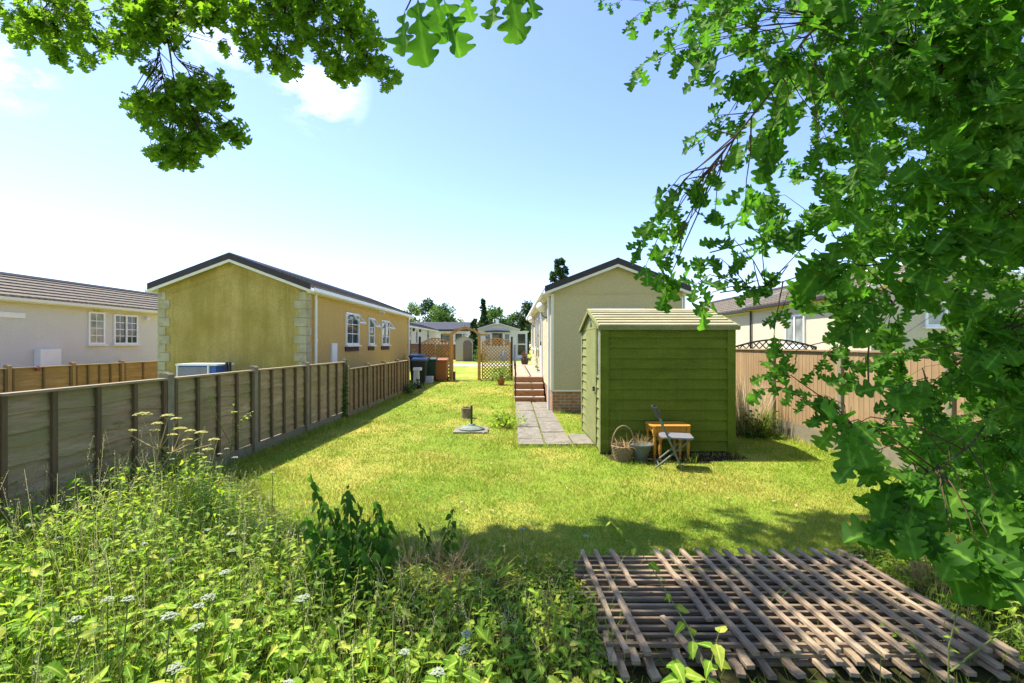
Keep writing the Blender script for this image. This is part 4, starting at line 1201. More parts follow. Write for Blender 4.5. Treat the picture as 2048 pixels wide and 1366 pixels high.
M_TREE_LT = leafmat('light_green_tree', [C(.09, .17, .02), C(.13, .22, .03), C(.19, .27, .05)], .4, C(.3, .42, .05), .5, .3)

def unit(n):
    return norm(RNG.normal(size=(n, 3)))

# ------------------------------------------------------------------ lawn blades (nobody could count them)
def lawn():
    N = 210000
    u = RNG.random(N)
    p = 1.15
    ya, yb = 3.35, 22.9
    Y = (ya ** (-p) + u * (yb ** (-p) - ya ** (-p))) ** (-1 / p)
    X = RNG.uniform(-3.72, 5.0, N)
    half = Y * 1.09
    ok = (np.abs(X) < half)
    ok &= ~((X > .06) & (X < 1.03) & (Y > 7.93)); ok &= ~((X > .06) & (X < 1.42) & (Y > 7.93) & (Y < 8.88))
    ok &= ~((X > .9) & (Y > 11.8) & (X < 4.25)); ok &= ~((X > SX0 - .02) & (X < SX1 + .02) & (Y > SY0) & (Y < SY1))
    ok &= ~((X > 1.45) & (X < 3.3) & (Y > 6.9) & (Y < SY0) & (RNG.random(N) < .85))
    ok &= ~((X > .5) & (X < 2.6) & (Y < 3.66))
    X, Y = X[ok], Y[ok]; n = len(X)
    # patchiness: longer at the fence foot
    near = np.clip(1 - (X + 3.75) / .35, 0, 1)
    h = RNG.uniform(.018, .042, n) * (1 + 1.6 * near * RNG.random(n)) * (1 + .3 * np.sin(X * 2.3 + Y) * np.sin(Y * 1.7))
    edge = (np.abs(X - .06) < .05) & (Y > 7.9); h[edge] *= 1.8
    cl = np.sin(X * 7.3 + 2 * np.sin(Y * 3.1)) * np.sin(Y * 6.1 + 2 * np.sin(X * 2.7)); h *= 1 + .45 * cl
    h = np.where(RNG.random(n) < .03, h * 1.9, h)
    wd = np.maximum(.0045, .0011 * Y) * RNG.uniform(.8, 1.3, n)
    az = RNG.uniform(0, 2 * PI, n)
    lean = RNG.uniform(.1, 1.0, n)
    d = np.stack((np.cos(az) * lean, np.sin(az) * lean, np.ones(n)), -1)
    rot = frames(d, np.stack((-np.sin(az), np.cos(az), np.zeros(n)), -1) + .01)
    s = Scatter(); pos = np.stack((X, Y, np.full(n, .002)), -1)
    s.add(TRI, pos, rot, np.stack((wd, h, h), -1))
    # ragged longer grass where the mower cannot reach
    E = []
    def edge(x0, y0, x1, y1, k, w_, hh):
        t_ = RNG.random(k); E.append(np.stack((x0 + (x1 - x0) * t_ + RNG.normal(0, w_, k), y0 + (y1 - y0) * t_ + RNG.normal(0, w_, k), np.full(k, hh)), -1))
    edge(-3.86, 6.6, -3.68, 10.6, 2200, .05, .13); edge(-3.66, 10.8, -3.6, 16.8, 1500, .05, .12); edge(.06, 7.95, .04, 13.7, 1100, .025, .08); edge(.1, 7.9, 1.35, 7.9, 420, .03, .09)
    edge(1.42, 7.38, 1.45, 9.4, 260, .03, .09); edge(1.45, 7.32, 3.45, 7.3, 260, .04, .09); edge(3.5, 7.5, 3.48, 9.4, 260, .04, .11); edge(4.92, 7.4, 5.0, 4.4, 1000, .06, .15); edge(4.85, 10, 4.92, 7.4, 500, .05, .13)
    edge(1.02, 11.76, 1.5, 11.76, 120, .04, .12); edge(.555, 8.4, .555, 12.5, 200, .012, .05); edge(-4.2, 22.5, -2.9, 22.5, 200, .06, .15); edge(-1.5, 22.5, 0, 22.5, 200, .06, .15)
    E = np.concatenate(E); k = len(E); az = RNG.uniform(0, 2 * PI, k); ln = RNG.uniform(.1, .9, k); hh = E[:, 2] * RNG.uniform(.35, 1.2, k)
    s.add(BLADE, np.stack((E[:, 0], E[:, 1], np.zeros(k)), -1), frames(np.stack((np.cos(az) * ln, np.sin(az) * ln, np.ones(k)), -1), np.stack((np.cos(az), np.sin(az), -ln), -1)), np.stack((np.maximum(.004, .0009 * E[:, 1]), hh, hh * .7), -1))
    o = s.build('lawn_grass', M_GRASS)
    tag(o, 'short mown lawn with dry straw coloured patches', 'lawn', kind='stuff')
lawn()

# fallen oak leaves and clover heads scattered on the grass
s = Scatter(); n = 300
Y = RNG.uniform(3.8, 11, n); X = RNG.uniform(-2.6, 4.6, n)
ok = ~((X > SX0 - .1) & (X < SX1 + .1) & (Y > 7.3) & (Y < 9.6)); X, Y = X[ok], Y[ok]; n = len(X)
az = RNG.uniform(0, 2 * PI, n)
s.add(oak_lo[0], np.stack((X, Y, np.full(n, .03)), -1), frames(np.stack((np.cos(az), np.sin(az), RNG.uniform(-.3, .3, n)), -1), np.tile([0, .2, 1.], (n, 1))), RNG.uniform(.03, .06, n))
tag(s.build('leaf_litter', leafmat('dry_leaf', [C(.30, .16, .06), C(.45, .30, .14), C(.55, .45, .28)], .2, None, .8, .2)), 'dry fallen leaves scattered over the lawn', 'leaf litter', kind='stuff')

# clover and plantain rosettes mixed into the turf
s = Scatter(); n = 26000
Y = 3.7 + 8.5 * RNG.random(n) ** 1.4; X = RNG.uniform(-3.6, 4.9, n)
pt_ = np.sin(X * 1.7 + 1.3 * np.sin(Y * 1.1)) * np.sin(Y * 1.9 + 1.2 * np.sin(X * .9 + 2)) + RNG.normal(0, .35, n)
ok = (pt_ > .25) & ~((X > SX0 - .05) & (X < SX1 + .05) & (Y > 6.9) & (Y < 9.6)) & ~((X > .05) & (X < 1.4) & (Y > 7.9)) & ~((X > .5) & (X < 2.6) & (Y < 3.75)) & (np.abs(X) < Y * 1.1)
X, Y = X[ok], Y[ok]; n = len(X); az = RNG.uniform(0, 2 * PI, n)
s.add(rhomb[0], np.stack((X, Y, RNG.uniform(.012, .04, n)), -1), frames(np.stack((np.cos(az), np.sin(az), RNG.uniform(-.1, .3, n)), -1), np.stack((RNG.normal(0, .3, n), RNG.normal(0, .3, n), np.ones(n)), -1)), RNG.uniform(.014, .034, n))
tag(s.build('clover', leafmat('clover_leaf', [C(.09, .21, .02), C(.14, .29, .03), C(.22, .36, .05)], .35, None, .6, .15)), 'patches of clover and small broad leaves in the turf', 'clover', kind='stuff')

# ------------------------------------------------------------------ weed bed
BX = np.array([-4.2, -3.9, -3.5, -2.24, -.9, .48, .54, 2.6, 2.66, 3.2, 5.4])
BY = np.array([6.8, 6.5, 6.0, 4.55, 3.85, 3.65, 2.3, 2.3, 3.8, 4.1, 4.6])
HX = np.array([-4.2, -3.0, -2.0, -1.3, -.8, 0, .5, 2.7, 3.0, 5.4])
HH = np.array([.50, .55, .46, .38, .28, .22, .18, .12, .28, .42])
def bound(x): return np.interp(x, BX, BY)
def wheight(x, y): return np.interp(x, HX, HH) * np.clip((bound(x) - y) / .9, .22, 1)
def weeds():
    N = 9500
    Y = 1.25 + (6.5 - 1.25) * RNG.random(N) ** 1.15; X = RNG.uniform(-4.0, 5.0, N)
    ok = (np.abs(X) < Y * 1.12 + .5) & (Y < bound(X) + RNG.normal(0, .13, N))
    ok &= ~((X > .50) & (X < 2.62) & (Y > 2.28) & (Y < 3.7))
    X, Y = X[ok], Y[ok]; n = len(X)
    H = wheight(X, Y) * RNG.uniform(.35, 1.15, n)
    lv = Scatter(); stems = MB()
    P = []; D = []; Nn = []; S = []
    rr = random.Random(5)
    for i in range(n):
        h = H[i]; x, y = X[i], Y[i]
        lx, ly = rr.uniform(-.25, .25) * h, rr.uniform(-.25, .25) * h
        stems.tube([(x, y, 0), (x + lx * .4, y + ly * .4, h * .55), (x + lx, y + ly, h)], [.0028, .0022, .0014], 3)
        nl = int(3 + h * 17)
        a0 = rr.uniform(0, 6.3)
        for k in range(nl):
            f = 1 - (k / nl) * .8 * rr.uniform(.8, 1.1)
            a = a0 + k * 2.4 + rr.uniform(-.5, .5)
            z = h * f
            P.append((x + lx * f * f, y + ly * f * f, z))
            up = rr.uniform(-.5, .45)
            D.append((math.cos(a), math.sin(a), up))
            Nn.append((rr.uniform(-.3, .3), rr.uniform(-.3, .3), 1))
            S.append(rr.choice((.6, .8, 1, 1, 1.25)) * rr.uniform(.028, .066) * (1 if h > .15 else .75) * (1.6 if y < 2.5 and rr.random() < .5 else 1.1))
    P, D, Nn, S = map(np.array, (P, D, Nn, S))
    P = P + norm(D) * .012
    sel = RNG.integers(0, 6, len(P)); rot = frames(D, Nn)
    ssc = np.stack((S * RNG.uniform(.55, 1.2, len(S)), S, S), -1)
    for k in range(6):
        q = sel == k; lv.add((serr + ovate)[k], P[q], rot[q], ssc[q])
    o = lv.build('weed_leaves', M_WEED); tag(o, 'tangle of nettles and ground elder filling the foreground', 'weeds', kind='stuff')
    s2 = Scatter(); s2.tubes(stems)
    o = s2.build('weed_stems', M_STEM); tag(o, 'thin green stems of the foreground weeds', 'weed stems', kind='stuff')
    # long grass through it
    N = 30000
    Y = 1.25 + 5.2 * RNG.random(N); X = RNG.uniform(-4.0, 5.0, N)
    ok = (np.abs(X) < Y * 1.12 + .4) & (Y < bound(X) + .35 + RNG.normal(0, .18, N)) & ~((X > .54) & (X < 2.58) & (Y > 2.38) & (Y < 3.64))
    X, Y = X[ok], Y[ok]; n = len(X)
    h = np.maximum(.08, wheight(X, np.minimum(Y, bound(X) - .3)) * RNG.uniform(.45, 1.25, n)) * np.where(RNG.random(n) < .06, 1.5, 1)
    az = RNG.uniform(0, 2 * PI, n); ln = RNG.uniform(.05, .7, n)
    d = np.stack((np.cos(az) * ln, np.sin(az) * ln, np.ones(n)), -1)
    rot = frames(d, np.stack((np.cos(az), np.sin(az), -ln), -1))
    s = Scatter(); s.add(BLADE, np.stack((X, Y, np.zeros(n)), -1), rot, np.stack((RNG.uniform(.0022, .0055, n), h, h * .7), -1))
    o = s.build('long_grass', M_LONGGRASS); tag(o, 'long unmown grass growing up through the weeds', 'long grass', kind='stuff')
    # low ground cover leaves so soil hardly shows
    N = 16000
    Y = 1.3 + 5.2 * RNG.random(N); X = RNG.uniform(-4.0, 5.0, N)
    ok = (np.abs(X) < Y * 1.12 + .4) & (Y < bound(X) + .1 + RNG.normal(0, .2, N)) & ~((X > .54) & (X < 2.58) & (Y > 2.38) & (Y < 3.64))
    X, Y = X[ok], Y[ok]; n = len(X)
    az = RNG.uniform(0, 2 * PI, n)
    z = RNG.random(n) ** 1.5 * np.minimum(.22, wheight(X, Y) * .6) + .015
    s = Scatter()
    rot = frames(np.stack((np.cos(az), np.sin(az), RNG.uniform(-.4, .5, n)), -1), np.stack((RNG.normal(0, .35, n), RNG.normal(0, .35, n), np.ones(n)), -1))
    sc = RNG.uniform(.025, .07, n)
    for k in range(3):
        q = (np.arange(n) % 3) == k; s.add(serr[k], np.stack((X, Y, z), -1)[q], rot[q], sc[q])
    o = s.build('ground_cover', M_WEED); tag(o, 'low leafy ground cover under the taller weeds', 'ground cover', kind='stuff')
weeds()

# tall wispy grass stalks with seed heads standing above the weeds
def wisps():
    r = random.Random(91); m = MB(); P = []; S = []
    for i in range(1150):
        y = 1.5 + 4.7 * r.random() ** .9; x = r.uniform(-4.0, .45) if r.random() < .8 else r.uniform(2.7, 4.9)
        if abs(x) > y * 1.12 + .4 or y > bound(x) + r.gauss(.1, .15): continue
        h = max(.22, float(wheight(x, y)) * r.uniform(1.0, 1.75)); lx, ly = r.gauss(0, .16) * h, r.gauss(0, .16) * h
        m.tube([(x, y, 0), (x + lx * .3, y + ly * .3, h * .55), (x + lx, y + ly, h)], [.0022, .0017, .0008], 3)
        k = r.choice((0, 8, 14, 20)); 
        for q in range(k):
            f = .72 + .28 * q / max(1, k); a = r.uniform(0, 6.3); w_ = r.uniform(.002, .018)
            P.append((x + lx * f * f + w_ * math.cos(a), y + ly * f * f + w_ * math.sin(a), h * f)); S.append(r.uniform(.006, .013))
    s = Scatter(); s.tubes(m)
    o = s.build('wispy_stalks', leafmat('pale_stalk', [C(.30, .36, .10), C(.42, .42, .16), C(.52, .46, .24)], .3, None, .7, .1)); tag(o, 'thin pale grass stalks standing above the weeds', 'grass stalks', kind='stuff')
    P = np.array(P); n = len(P); s = Scatter()
    s.add(rhomb[0], P, frames(RNG.normal(0, .5, (n, 3)) + np.array([0, 0, 1.0]), unit(n)), np.array(S))
    o = s.build('seed_heads', leafmat('seed_head', [C(.32, .34, .12), C(.46, .40, .20), C(.55, .52, .34)], .35, None, .8, .1)); tag(o, 'small grass seed heads above the weeds', 'seed heads', kind='stuff')
wisps()

def umbel(parts_mb, c, R0, n, rnd, axis=(0, 0, 1), ray=None):
    """small florets in a shallow dome; returns positions"""
    out = []
    for k in range(n):
        a = k * 2.39996; r = math.sqrt((k + .5) / n) * R0
        out.append(Vector((c[0] + r * math.cos(a), c[1] + r * math.sin(a), c[2] + (R0 * .28) * (1 - (r / R0) ** 2) + rnd.uniform(-.002, .002))))
    return out
FLORET = ([(0, 0, .5), (1, 0, 0), (.5, .87, .1), (-.5, .87, 0), (-1, 0, .1), (-.5, -.87, 0), (.5, -.87, .1)], [(0, 1, 2), (0, 2, 3), (0, 3, 4), (0, 4, 5), (0, 5, 6), (0, 6, 1)])
def umbel_plant(loc, h, R0, nfl, seed, label, group, name='umbel_flower', fm=None, sm=None, lean=(0, 0), floret=.0042):
    rnd = random.Random(seed)
    t = thing(name, loc, label, 'flower', group)
    top = Vector((loc[0] + lean[0], loc[1] + lean[1], h))
    m = MB()
    m.tube([loc, (loc[0] + lean[0] * .3, loc[1] + lean[1] * .3, h * .5), top - Vector((0, 0, R0 * .7))], [.004, .003, .0022], 5)
    rays = 12
    cs = umbel(None, top, R0 * .9, rays, rnd)
    for c in cs: m.tube([top - Vector((0, 0, R0 * .7)), c], [.0014, .0009], 3)
    m.build('stem', sm or M_STEM, t)
    pts = []
    for c in cs: pts += umbel(None, c, R0 * .26, nfl, rnd)
    pts = np.array([tuple(p) for p in pts]); n = len(pts)
    s = Scatter(); az = RNG.uniform(0, 6.3, n)
    s.add(FLORET, pts, frames(np.stack((np.cos(az), np.sin(az), RNG.uniform(-.2, .2, n)), -1), np.tile([0, 0, 1.], (n, 1)) + RNG.normal(0, .2, (n, 3))), RNG.uniform(.7, 1.2, n) * floret)
    s.build('flower_head', fm or M_UMBEL, t)
    return t
WG = 'white umbel flowers among the foreground weeds'
WL = 'white flat topped umbel flower on a thin stem among the foreground weeds'
protos = [umbel_plant((-2.9, 4.2, 0), .52, .026, 5, 1, WL, WG), umbel_plant((-2.0, 3.4, 0), .47, .022, 4, 2, WL, WG, lean=(.05, .02)), umbel_plant((-1.0, 2.2, 0), .40, .029, 5, 3, WL, WG, lean=(-.04, .03))]
rr = random.Random(21)
UPX = [(30, 990, 4.0), (75, 985, 3.9), (180, 965, 4.1), (210, 962, 4.2), (130, 1005, 3.7), (400, 905, 5.4), (440, 908, 5.4), (450, 900, 5.5), (350, 920, 4.9), (470, 915, 5.2), (385, 955, 4.6), (250, 985, 4.2), (545, 945, 5.0), (130, 1080, 3.1), (200, 1085, 3.2), (260, 1103, 3.0), (310, 1083, 3.1), (340, 1115, 2.9), (415, 1060, 3.3), (460, 1110, 2.9), (480, 1065, 3.3), (450, 1145, 2.6), (400, 1200, 2.1), (390, 1205, 2.1), (215, 1200, 2.1), (235, 1215, 2.0), (325, 1250, 1.9), (395, 1255, 1.9), (170, 1245, 1.9), (610, 1185, 2.3), (810, 1305, 1.9), (905, 1275, 2.0), (912, 1290, 2.0), (875, 1345, 1.8), (600, 1350, 1.8), (320, 1340, 1.8), (560, 1030, 4.0), (500, 1050, 3.7), (1160, 1082, 3.75), (1045, 1070, 3.9), (410, 985, 4.3), (280, 1055, 3.5), (60, 1050, 3.4)]
for i, (px, py, Y) in enumerate(UPX):
    p = at(px, py, Y)
    o = protos[i % 3]
    hh = (.52, .47, .40)[i % 3]
    if i >= 3: o = copy_tree(o)
    k = max(.2, p.z) / hh
    o.scale = (rr.uniform(.85, 1.15),) * 2 + (k,)
    o.location = (p.x, p.y, 0); o.rotation_euler = (0, 0, rr.uniform(0, 6.28))

# tall yellow-green hogweed by the fence
hw_ = thing('tall_hogweed', (at(330, 900, 4.75).x, 4.75, 0), 'tall branching yellow green umbel plant in front of the grey fence', 'plant')
rnd = random.Random(8); m = MB(); fl = []
base = Vector(hw_.location)
b1 = at(300, 965, 4.75)
m.tube([base, base.lerp(b1, .5) + Vector((.02, 0, 0)), b1], [.012, .011, .009], 7)
def umb_branch(p0, px, py, Y, r0, bend=.3):
    p = at(px, py, Y); mid = p0.lerp(p, .5) + Vector((0, 0, -.03))
    m.tube([p0, mid, p - Vector((0, 0, .04))], [.007, .005, .004], 5)
    for c in umbel(None, p, r0, 10, rnd):
        m.tube([p - Vector((0, 0, .04)), c], [.0018, .001], 3)
        for q in umbel(None, c, r0 * .3, 8, rnd): fl.append(tuple(q))
    return mid
j1 = at(262, 935, 4.75)
m.tube([b1, j1], [.008, .006], 5); umb_branch(j1, 207, 905, 4.7, .05)
umb_branch(j1, 250, 910, 4.8, .03)
j2 = at(318, 900, 4.75); m.tube([b1, j2], [.008, .007], 5)
for (px, py, r_) in ((285, 830, .075), (238, 848, .045), (335, 832, .05), (315, 848, .045), (352, 838, .04), (262, 862, .04), (308, 862, .045)): umb_branch(j2, px, py, 4.75 + rnd.uniform(-.15, .15), r_)
j3 = at(345, 905, 4.85); m.tube([b1, j3], [.008, .006], 5)
for (px, py, r_) in ((360, 858, .055), (380, 862, .04), (345, 870, .04), (402, 866, .05), (375, 880, .04), (428, 880, .045), (330, 896, .03), (415, 900, .045)): umb_branch(j3, px, py, 4.9 + rnd.uniform(-.15, .15), r_)
m.build('stem', M_STEMDRY, hw_)
pts = np.array(fl); n = len(pts); s = Scatter(); az = RNG.uniform(0, 6.3, n)
s.add(FLORET, pts, frames(np.stack((np.cos(az), np.sin(az), np.zeros(n)), -1), np.tile([0, 0, 1.], (n, 1)) + RNG.normal(0, .2, (n, 3))), RNG.uniform(.006, .010, n))
s.build('flower_head', M_YUMBEL, hw_)

# ------------------------------------------------------------------ leafy plants with a stem each
def leafy_plant(name, label, cat, stems, leaf, lmat, smat, per=14, size=.06, droop=-.4, seed=0, tmpl=None, nrm=(0, -.3, 1), rad=.005, frm=.1, wscale=1.0, group=None, loc=None, spread=1.0):
    """stems: list of polylines"""
    rnd = random.Random(seed)
    b = Vector(stems[0][0]); base = loc or (b.x, b.y, 0)
    t = thing(name, base, label, cat, group)
    m = MB(); P = []; D = []; S = []
    for st in stems:
        st = [Vector(p) for p in st]
        m.tube(st, [rad * (1 - .7 * i / (len(st) - 1)) for i in range(len(st))], 5)
        for k in range(per):
            f = frm + (1 - frm) * (k + rnd.random()) / per
            q = f * (len(st) - 1); i = min(int(q), len(st) - 2); p = st[i].lerp(st[i + 1], q - i)
            a = k * 2.4 + rnd.uniform(-.6, .6)
            P.append(p); D.append((math.cos(a) * spread, math.sin(a) * spread, droop + rnd.uniform(-.35, .35))); S.append(size * rnd.uniform(.6, 1.25) * (1.1 - .45 * f))
    m.build('stem', smat, t)
    P, D, S = np.array([tuple(p) for p in P]), np.array(D), np.array(S); n = len(P)
    s = Scatter(); tm = tmpl or ovate
    rot = frames(D, np.tile(np.array(nrm, float), (n, 1)) + RNG.normal(0, .3, (n, 3)))
    for k in range(len(tm)):
        q = (np.arange(n) % len(tm)) == k
        s.add(tm[k], P[q], rot[q], np.stack((S * wscale, S, S), -1)[q])
    s.build('foliage', lmat, t)
    return t
def stalk(px0, Y, top, bend=.03, rnd=random):
    """stalk from the ground below to a seen tip (px, py)"""
    p1 = at(top[0], top[1], Y); p0 = Vector(((px0 - 1024) / F * Y, Y + .02, 0))
    return [p0, p0.lerp(p1, .4) + Vector((bend, 0, .0)), p0.lerp(p1, .75) + Vector((bend * .8, .01, .0)), p1]
dk = [stalk(655, 3.35, (622, 950)), stalk(660, 3.3, (645, 1000), .05), stalk(690, 3.3, (697, 968), -.02), stalk(700, 3.4, (690, 985)), stalk(745, 3.35, (752, 1000)), stalk(750, 3.3, (780, 1035), -.03), stalk(720, 3.2, (735, 1030)), stalk(680, 3.2, (660, 1050)), stalk(640, 3.2, (628, 1060)), stalk(770, 3.2, (765, 1075)), stalk(710, 3.1, (712, 1080)), stalk(735, 3.1, (750, 1100)), stalk(630, 3.1, (612, 1030), .03), stalk(650, 3.0, (640, 1110)), stalk(690, 3.0, (672, 1080)), stalk(725, 3.0, (722, 1100)), stalk(765, 3.1, (785, 1090), -.03), stalk(715, 3.3, (716, 1005), .03), stalk(670, 3.35, (668, 1015))]
leafy_plant('drooping_weed', 'tall wilting dark green weed with hanging leaves at the lawn edge', 'plant', dk, None, M_NETTLE, M_STEM, 20, .125, -1.0, 4, rad=.007, frm=.2, spread=1.0, wscale=.85)
leafy_plant('drooping_weed', 'small dark drooping weed right of the tall wilting one', 'plant', [stalk(880, 3.6, (903, 1013), .04), stalk(870, 3.6, (832, 1040)), stalk(885, 3.6, (885, 1050))], None, M_NETTLE, M_STEM, 12, .085, -.9, 5, frm=.3, spread=1.0)
# nettles at the left by the fence
for i, (px, Y, tp, lb) in enumerate(((60, 3.55, (40, 1010), 'upright nettle nearest the left edge of the photo'), (150, 3.6, (160, 1015), 'upright nettle with pale flower tassels beside the fence'), (250, 3.8, (245, 1005), 'nettle below the yellow green umbel plant'), (15, 2.6, (10, 1090), 'large leaved nettle at the bottom left edge'))):
    leafy_plant('nettle', lb, 'plant', [stalk(px, Y, tp), stalk(px + 20, Y + .1, (tp[0] + 35, tp[1] + 25)), stalk(px - 10, Y - .1, (tp[0] - 25, tp[1] + 30))], None, M_WEED, M_STEM, 18, .095, -.35, 30 + i, frm=.25)
# stems over the trellis
leafy_plant('leaning_weed', 'leafy weed stem leaning across the near left of the trellis pile', 'plant', [[(.98, 2.3, 0), (.92, 2.5, .22), (.80, 2.85, .42), (.66, 3.3, .50)]], None, M_WEED, M_STEM, 18, .085, -.5, 50, frm=.15)
leafy_plant('leaning_weed', 'weed with broad leaves in front of the trellis pile', 'plant', [[(.80, 2.1, 0), (.86, 2.12, .22), (.93, 2.15, .42)], [(.82, 2.1, 0), (.76, 2.08, .2), (.7, 2.1, .33)]], None, M_WEED, M_STEM, 9, .12, -.3, 51, frm=.3)
leafy_plant('leaning_weed', 'thin branching weed standing before the right end of the trellis pile', 'plant', [[(2.0, 2.2, 0), (2.02, 2.22, .3), (2.12, 2.25, .58)], [(2.0, 2.2, .1), (1.85, 2.2, .3), (1.7, 2.2, .42)], [(2.01, 2.2, .2), (2.25, 2.22, .36), (2.5, 2.25, .44)]], None, M_WEED, M_STEM, 7, .05, -.2, 52, frm=.4)
leafy_plant('dock_plant', 'upright dock with one long bright leaf beside the dead grass', 'plant', [stalk(985, 3.3, (985, 1125)), stalk(990, 3.2, (960, 1190))], None, M_WEED, M_STEM, 5, .17, .8, 53, wscale=.6, frm=.2)

def tuft(name, label, cat, loc, n, h, rad, mat, seed, lean=.5, wd=.006, curve=1.0, group=None):
    rg = np.random.default_rng(seed)
    a = rg.uniform(0, 2 * PI, n); r = np.sqrt(rg.random(n)) * rad
    P = np.stack((loc[0] + r * np.cos(a), loc[1] + r * np.sin(a), np.full(n, loc[2] if len(loc) > 2 else 0.0)), -1)
    az = a + rg.normal(0, .7, n); ln = rg.uniform(.05, lean, n)
    d = np.stack((np.cos(az) * ln, np.sin(az) * ln, np.ones(n)), -1)
    rot = frames(d, np.stack((np.cos(az), np.sin(az), -ln), -1))
    hh = h * rg.uniform(.5, 1.1, n)
    s = Scatter(); s.add(BLADE, P, rot, np.stack((wd * rg.uniform(.6, 1.3, n), hh, hh * curve), -1))
    t = thing(name, (loc[0], loc[1], loc[2] if len(loc) > 2 else 0), label, cat, group)
    s.build('blades', mat, t)
    return t
tuft('dead_grass_clump', 'brown tangle of dead arching stems at the edge of the lawn', 'dead grass', (-.62, 3.45, 0), 170, .42, .28, M_DEAD, 3, 1.5, .006, 1.1)
tuft('dead_grass_clump', 'smaller straw coloured clump just right of the dead stems', 'dead grass', (-.28, 3.4, 0), 90, .33, .2, M_DEAD, 4, 1.2, .005, 1.0)
tuft('dead_grass_clump', 'pale dry grass clump between the trellis pile and the right fence', 'dead grass', (2.92, 3.3, 0), 160, .42, .18, M_DEAD, 5, .6, .005, .5)
tuft('dead_grass_clump', 'tall dry feathery grass behind the right side of the shed', 'dead grass', (4.42, 9.0, 0), 260, 1.12, .26, leafmat('feathery_dry_grass', [C(.55, .45, .30), C(.66, .56, .40), C(.50, .42, .22)], .3, None, .8, .1), 6, .3, .014, .3)
tuft('long_grass_tuft', 'long green grass against the brown fence behind the shed', 'grass tuft', (4.5, 8.95, 0), 320, .62, .32, M_LONGGRASS, 7, .4, .012, .5)
for i, (px, py, n, lb) in enumerate(((1380, 925, 40, 'tuft of tall grass right of the folding chair'), (1530, 905, 26, 'seeding grass tuft in the shade of the shed'), (1590, 915, 22, 'grass tuft near the tip of the shed shadow'), (1285, 925, 26, 'tuft of grass leaves before the grey urn'), (1468, 912, 22, 'tuft of grass at the near right corner of the shed'))):
    p = gr(px, py); tuft('grass_tuft', lb, 'grass tuft', (p.x, p.y, 0), n, .17, .09, M_LONGGRASS, 60 + i, .5, .008, .6)
tuft('dry_stems', 'dry curly stems filling the wicker basket', 'dried plant', (1.62, 6.98, .19), 80, .22, .12, M_DEAD, 9, 1.4, .006, 1.6)
tuft('dry_stems', 'reddish dry stalks standing in the grey urn', 'dried plant', (1.86, 6.93, .24), 40, .22, .1, leafmat('reddish_stalk', [C(.35, .10, .05), C(.30, .22, .1), C(.2, .28, .08)], .3, None, .6, .2), 10, 1.0, .007, .9)

rg = np.random.default_rng(77); n = 260
P = np.stack((rg.uniform(.45, 2.7, n), rg.uniform(2.35, 3.7, n), np.zeros(n)), -1)
k = rg.random(n) < .55; P[k, 0] = np.where(rg.random(k.sum()) < .6, rg.normal(.5, .07, k.sum()), rg.normal(2.62, .06, k.sum()))
az = rg.uniform(0, 6.28, n); ln = rg.uniform(.1, .8, n); hh = rg.uniform(.16, .34, n)
s = Scatter(); s.add(BLADE, P, frames(np.stack((np.cos(az) * ln, np.sin(az) * ln, np.ones(n)), -1), np.stack((np.cos(az), np.sin(az), -ln), -1)), np.stack((rg.uniform(.003, .006, n), hh, hh * .8), -1))
tag(s.build('grass_through_trellis', M_LONGGRASS), 'grass blades growing up through the old trellis panels', 'grass', kind='stuff')
# shrubs and small plants
def shrub(name, label, loc, rx, rz, n, size, mat, seed, z0=0.0, cat='shrub', flowers=None):
    rg = np.random.default_rng(seed)
    t = thing(name, (loc[0], loc[1], z0), label, cat)
    d = norm(rg.normal(size=(n, 3))); d[:, 2] = np.abs(d[:, 2]) * 1.0
    lob = 1 + .25 * np.sin(d[:, 0] * 5 + seed) + .2 * np.sin(d[:, 1] * 6 + d[:, 2] * 4)
    r = (rg.random(n) ** .5) * lob
    P = np.stack((loc[0] + d[:, 0] * r * rx, loc[1] + d[:, 1] * r * rx, z0 + .03 + d[:, 2] * r * rz), -1)
    rot = frames(d + rg.normal(0, .7, (n, 3)), np.tile([0, -.2, 1.], (n, 1)) + rg.normal(0, .5, (n, 3)))
    s = Scatter(); s.add(ovate[0], P, rot, size * rg.uniform(.6, 1.3, n)); s.build('foliage', mat, t)
    m = MB()
    for k in range(7):
        a = k * .9; m.tube([(loc[0], loc[1], z0), (loc[0] + math.cos(a) * rx * .3, loc[1] + math.sin(a) * rx * .3, z0 + rz * .5), (loc[0] + math.cos(a) * rx * .7, loc[1] + math.sin(a) * rx * .7, z0 + rz * .8)], [.012, .008, .004], 4)
    m.build('stem', M_TWIG, t)
    if flowers:
        k = rg.choice(n, 30); fs = Scatter(); fs.add(FLORET, P[k] * 1.0, rot[k], np.full(30, size * .6)); fs.build('flower', flowers, t)
    return t
shrub('low_shrub', 'bushy light green plant on the lawn beside the slab path', (-.17, 9.75), .38, .36, 420, .07, M_WEED, 3)
shrub('low_shrub', 'dark green bush low against the right fence behind the shed', (4.45, 8.75), .35, .45, 420, .07, M_TREE_MID, 4)
shrub('potted_shrub', 'leafy plant growing in the terracotta pot', (POT_R.location.x, POT_R.location.y), .45, .62, 420, .09, M_TREE_LT, 5, .22)
shrub('border_plant', 'trailing weeds at the foot of the brown fence near the bins', (-3.5, 16.2), .28, .42, 240, .07, M_TREE_MID, 6)
shrub('border_plant', 'dark leafy plant at the fence foot before the white pedestal', (-3.55, 18.2), .25, .3, 240, .07, M_TREE_DK, 7)
shrub('border_plant', 'red flowering plant in the dark planter on the walkway', (.62, 23.5), .26, .35, 160, .07, M_TREE_DK, 8, .95, flowers=flat('red_petal', (.5, .03, .03, 1), .6, .3, .2, 8, 0))
shrub('round_bush', 'pale green round bush seen through the timber arch at left', (-6.9, 52 - 6), .85, 1.35, 500, .18, M_TREE_LT, 9)
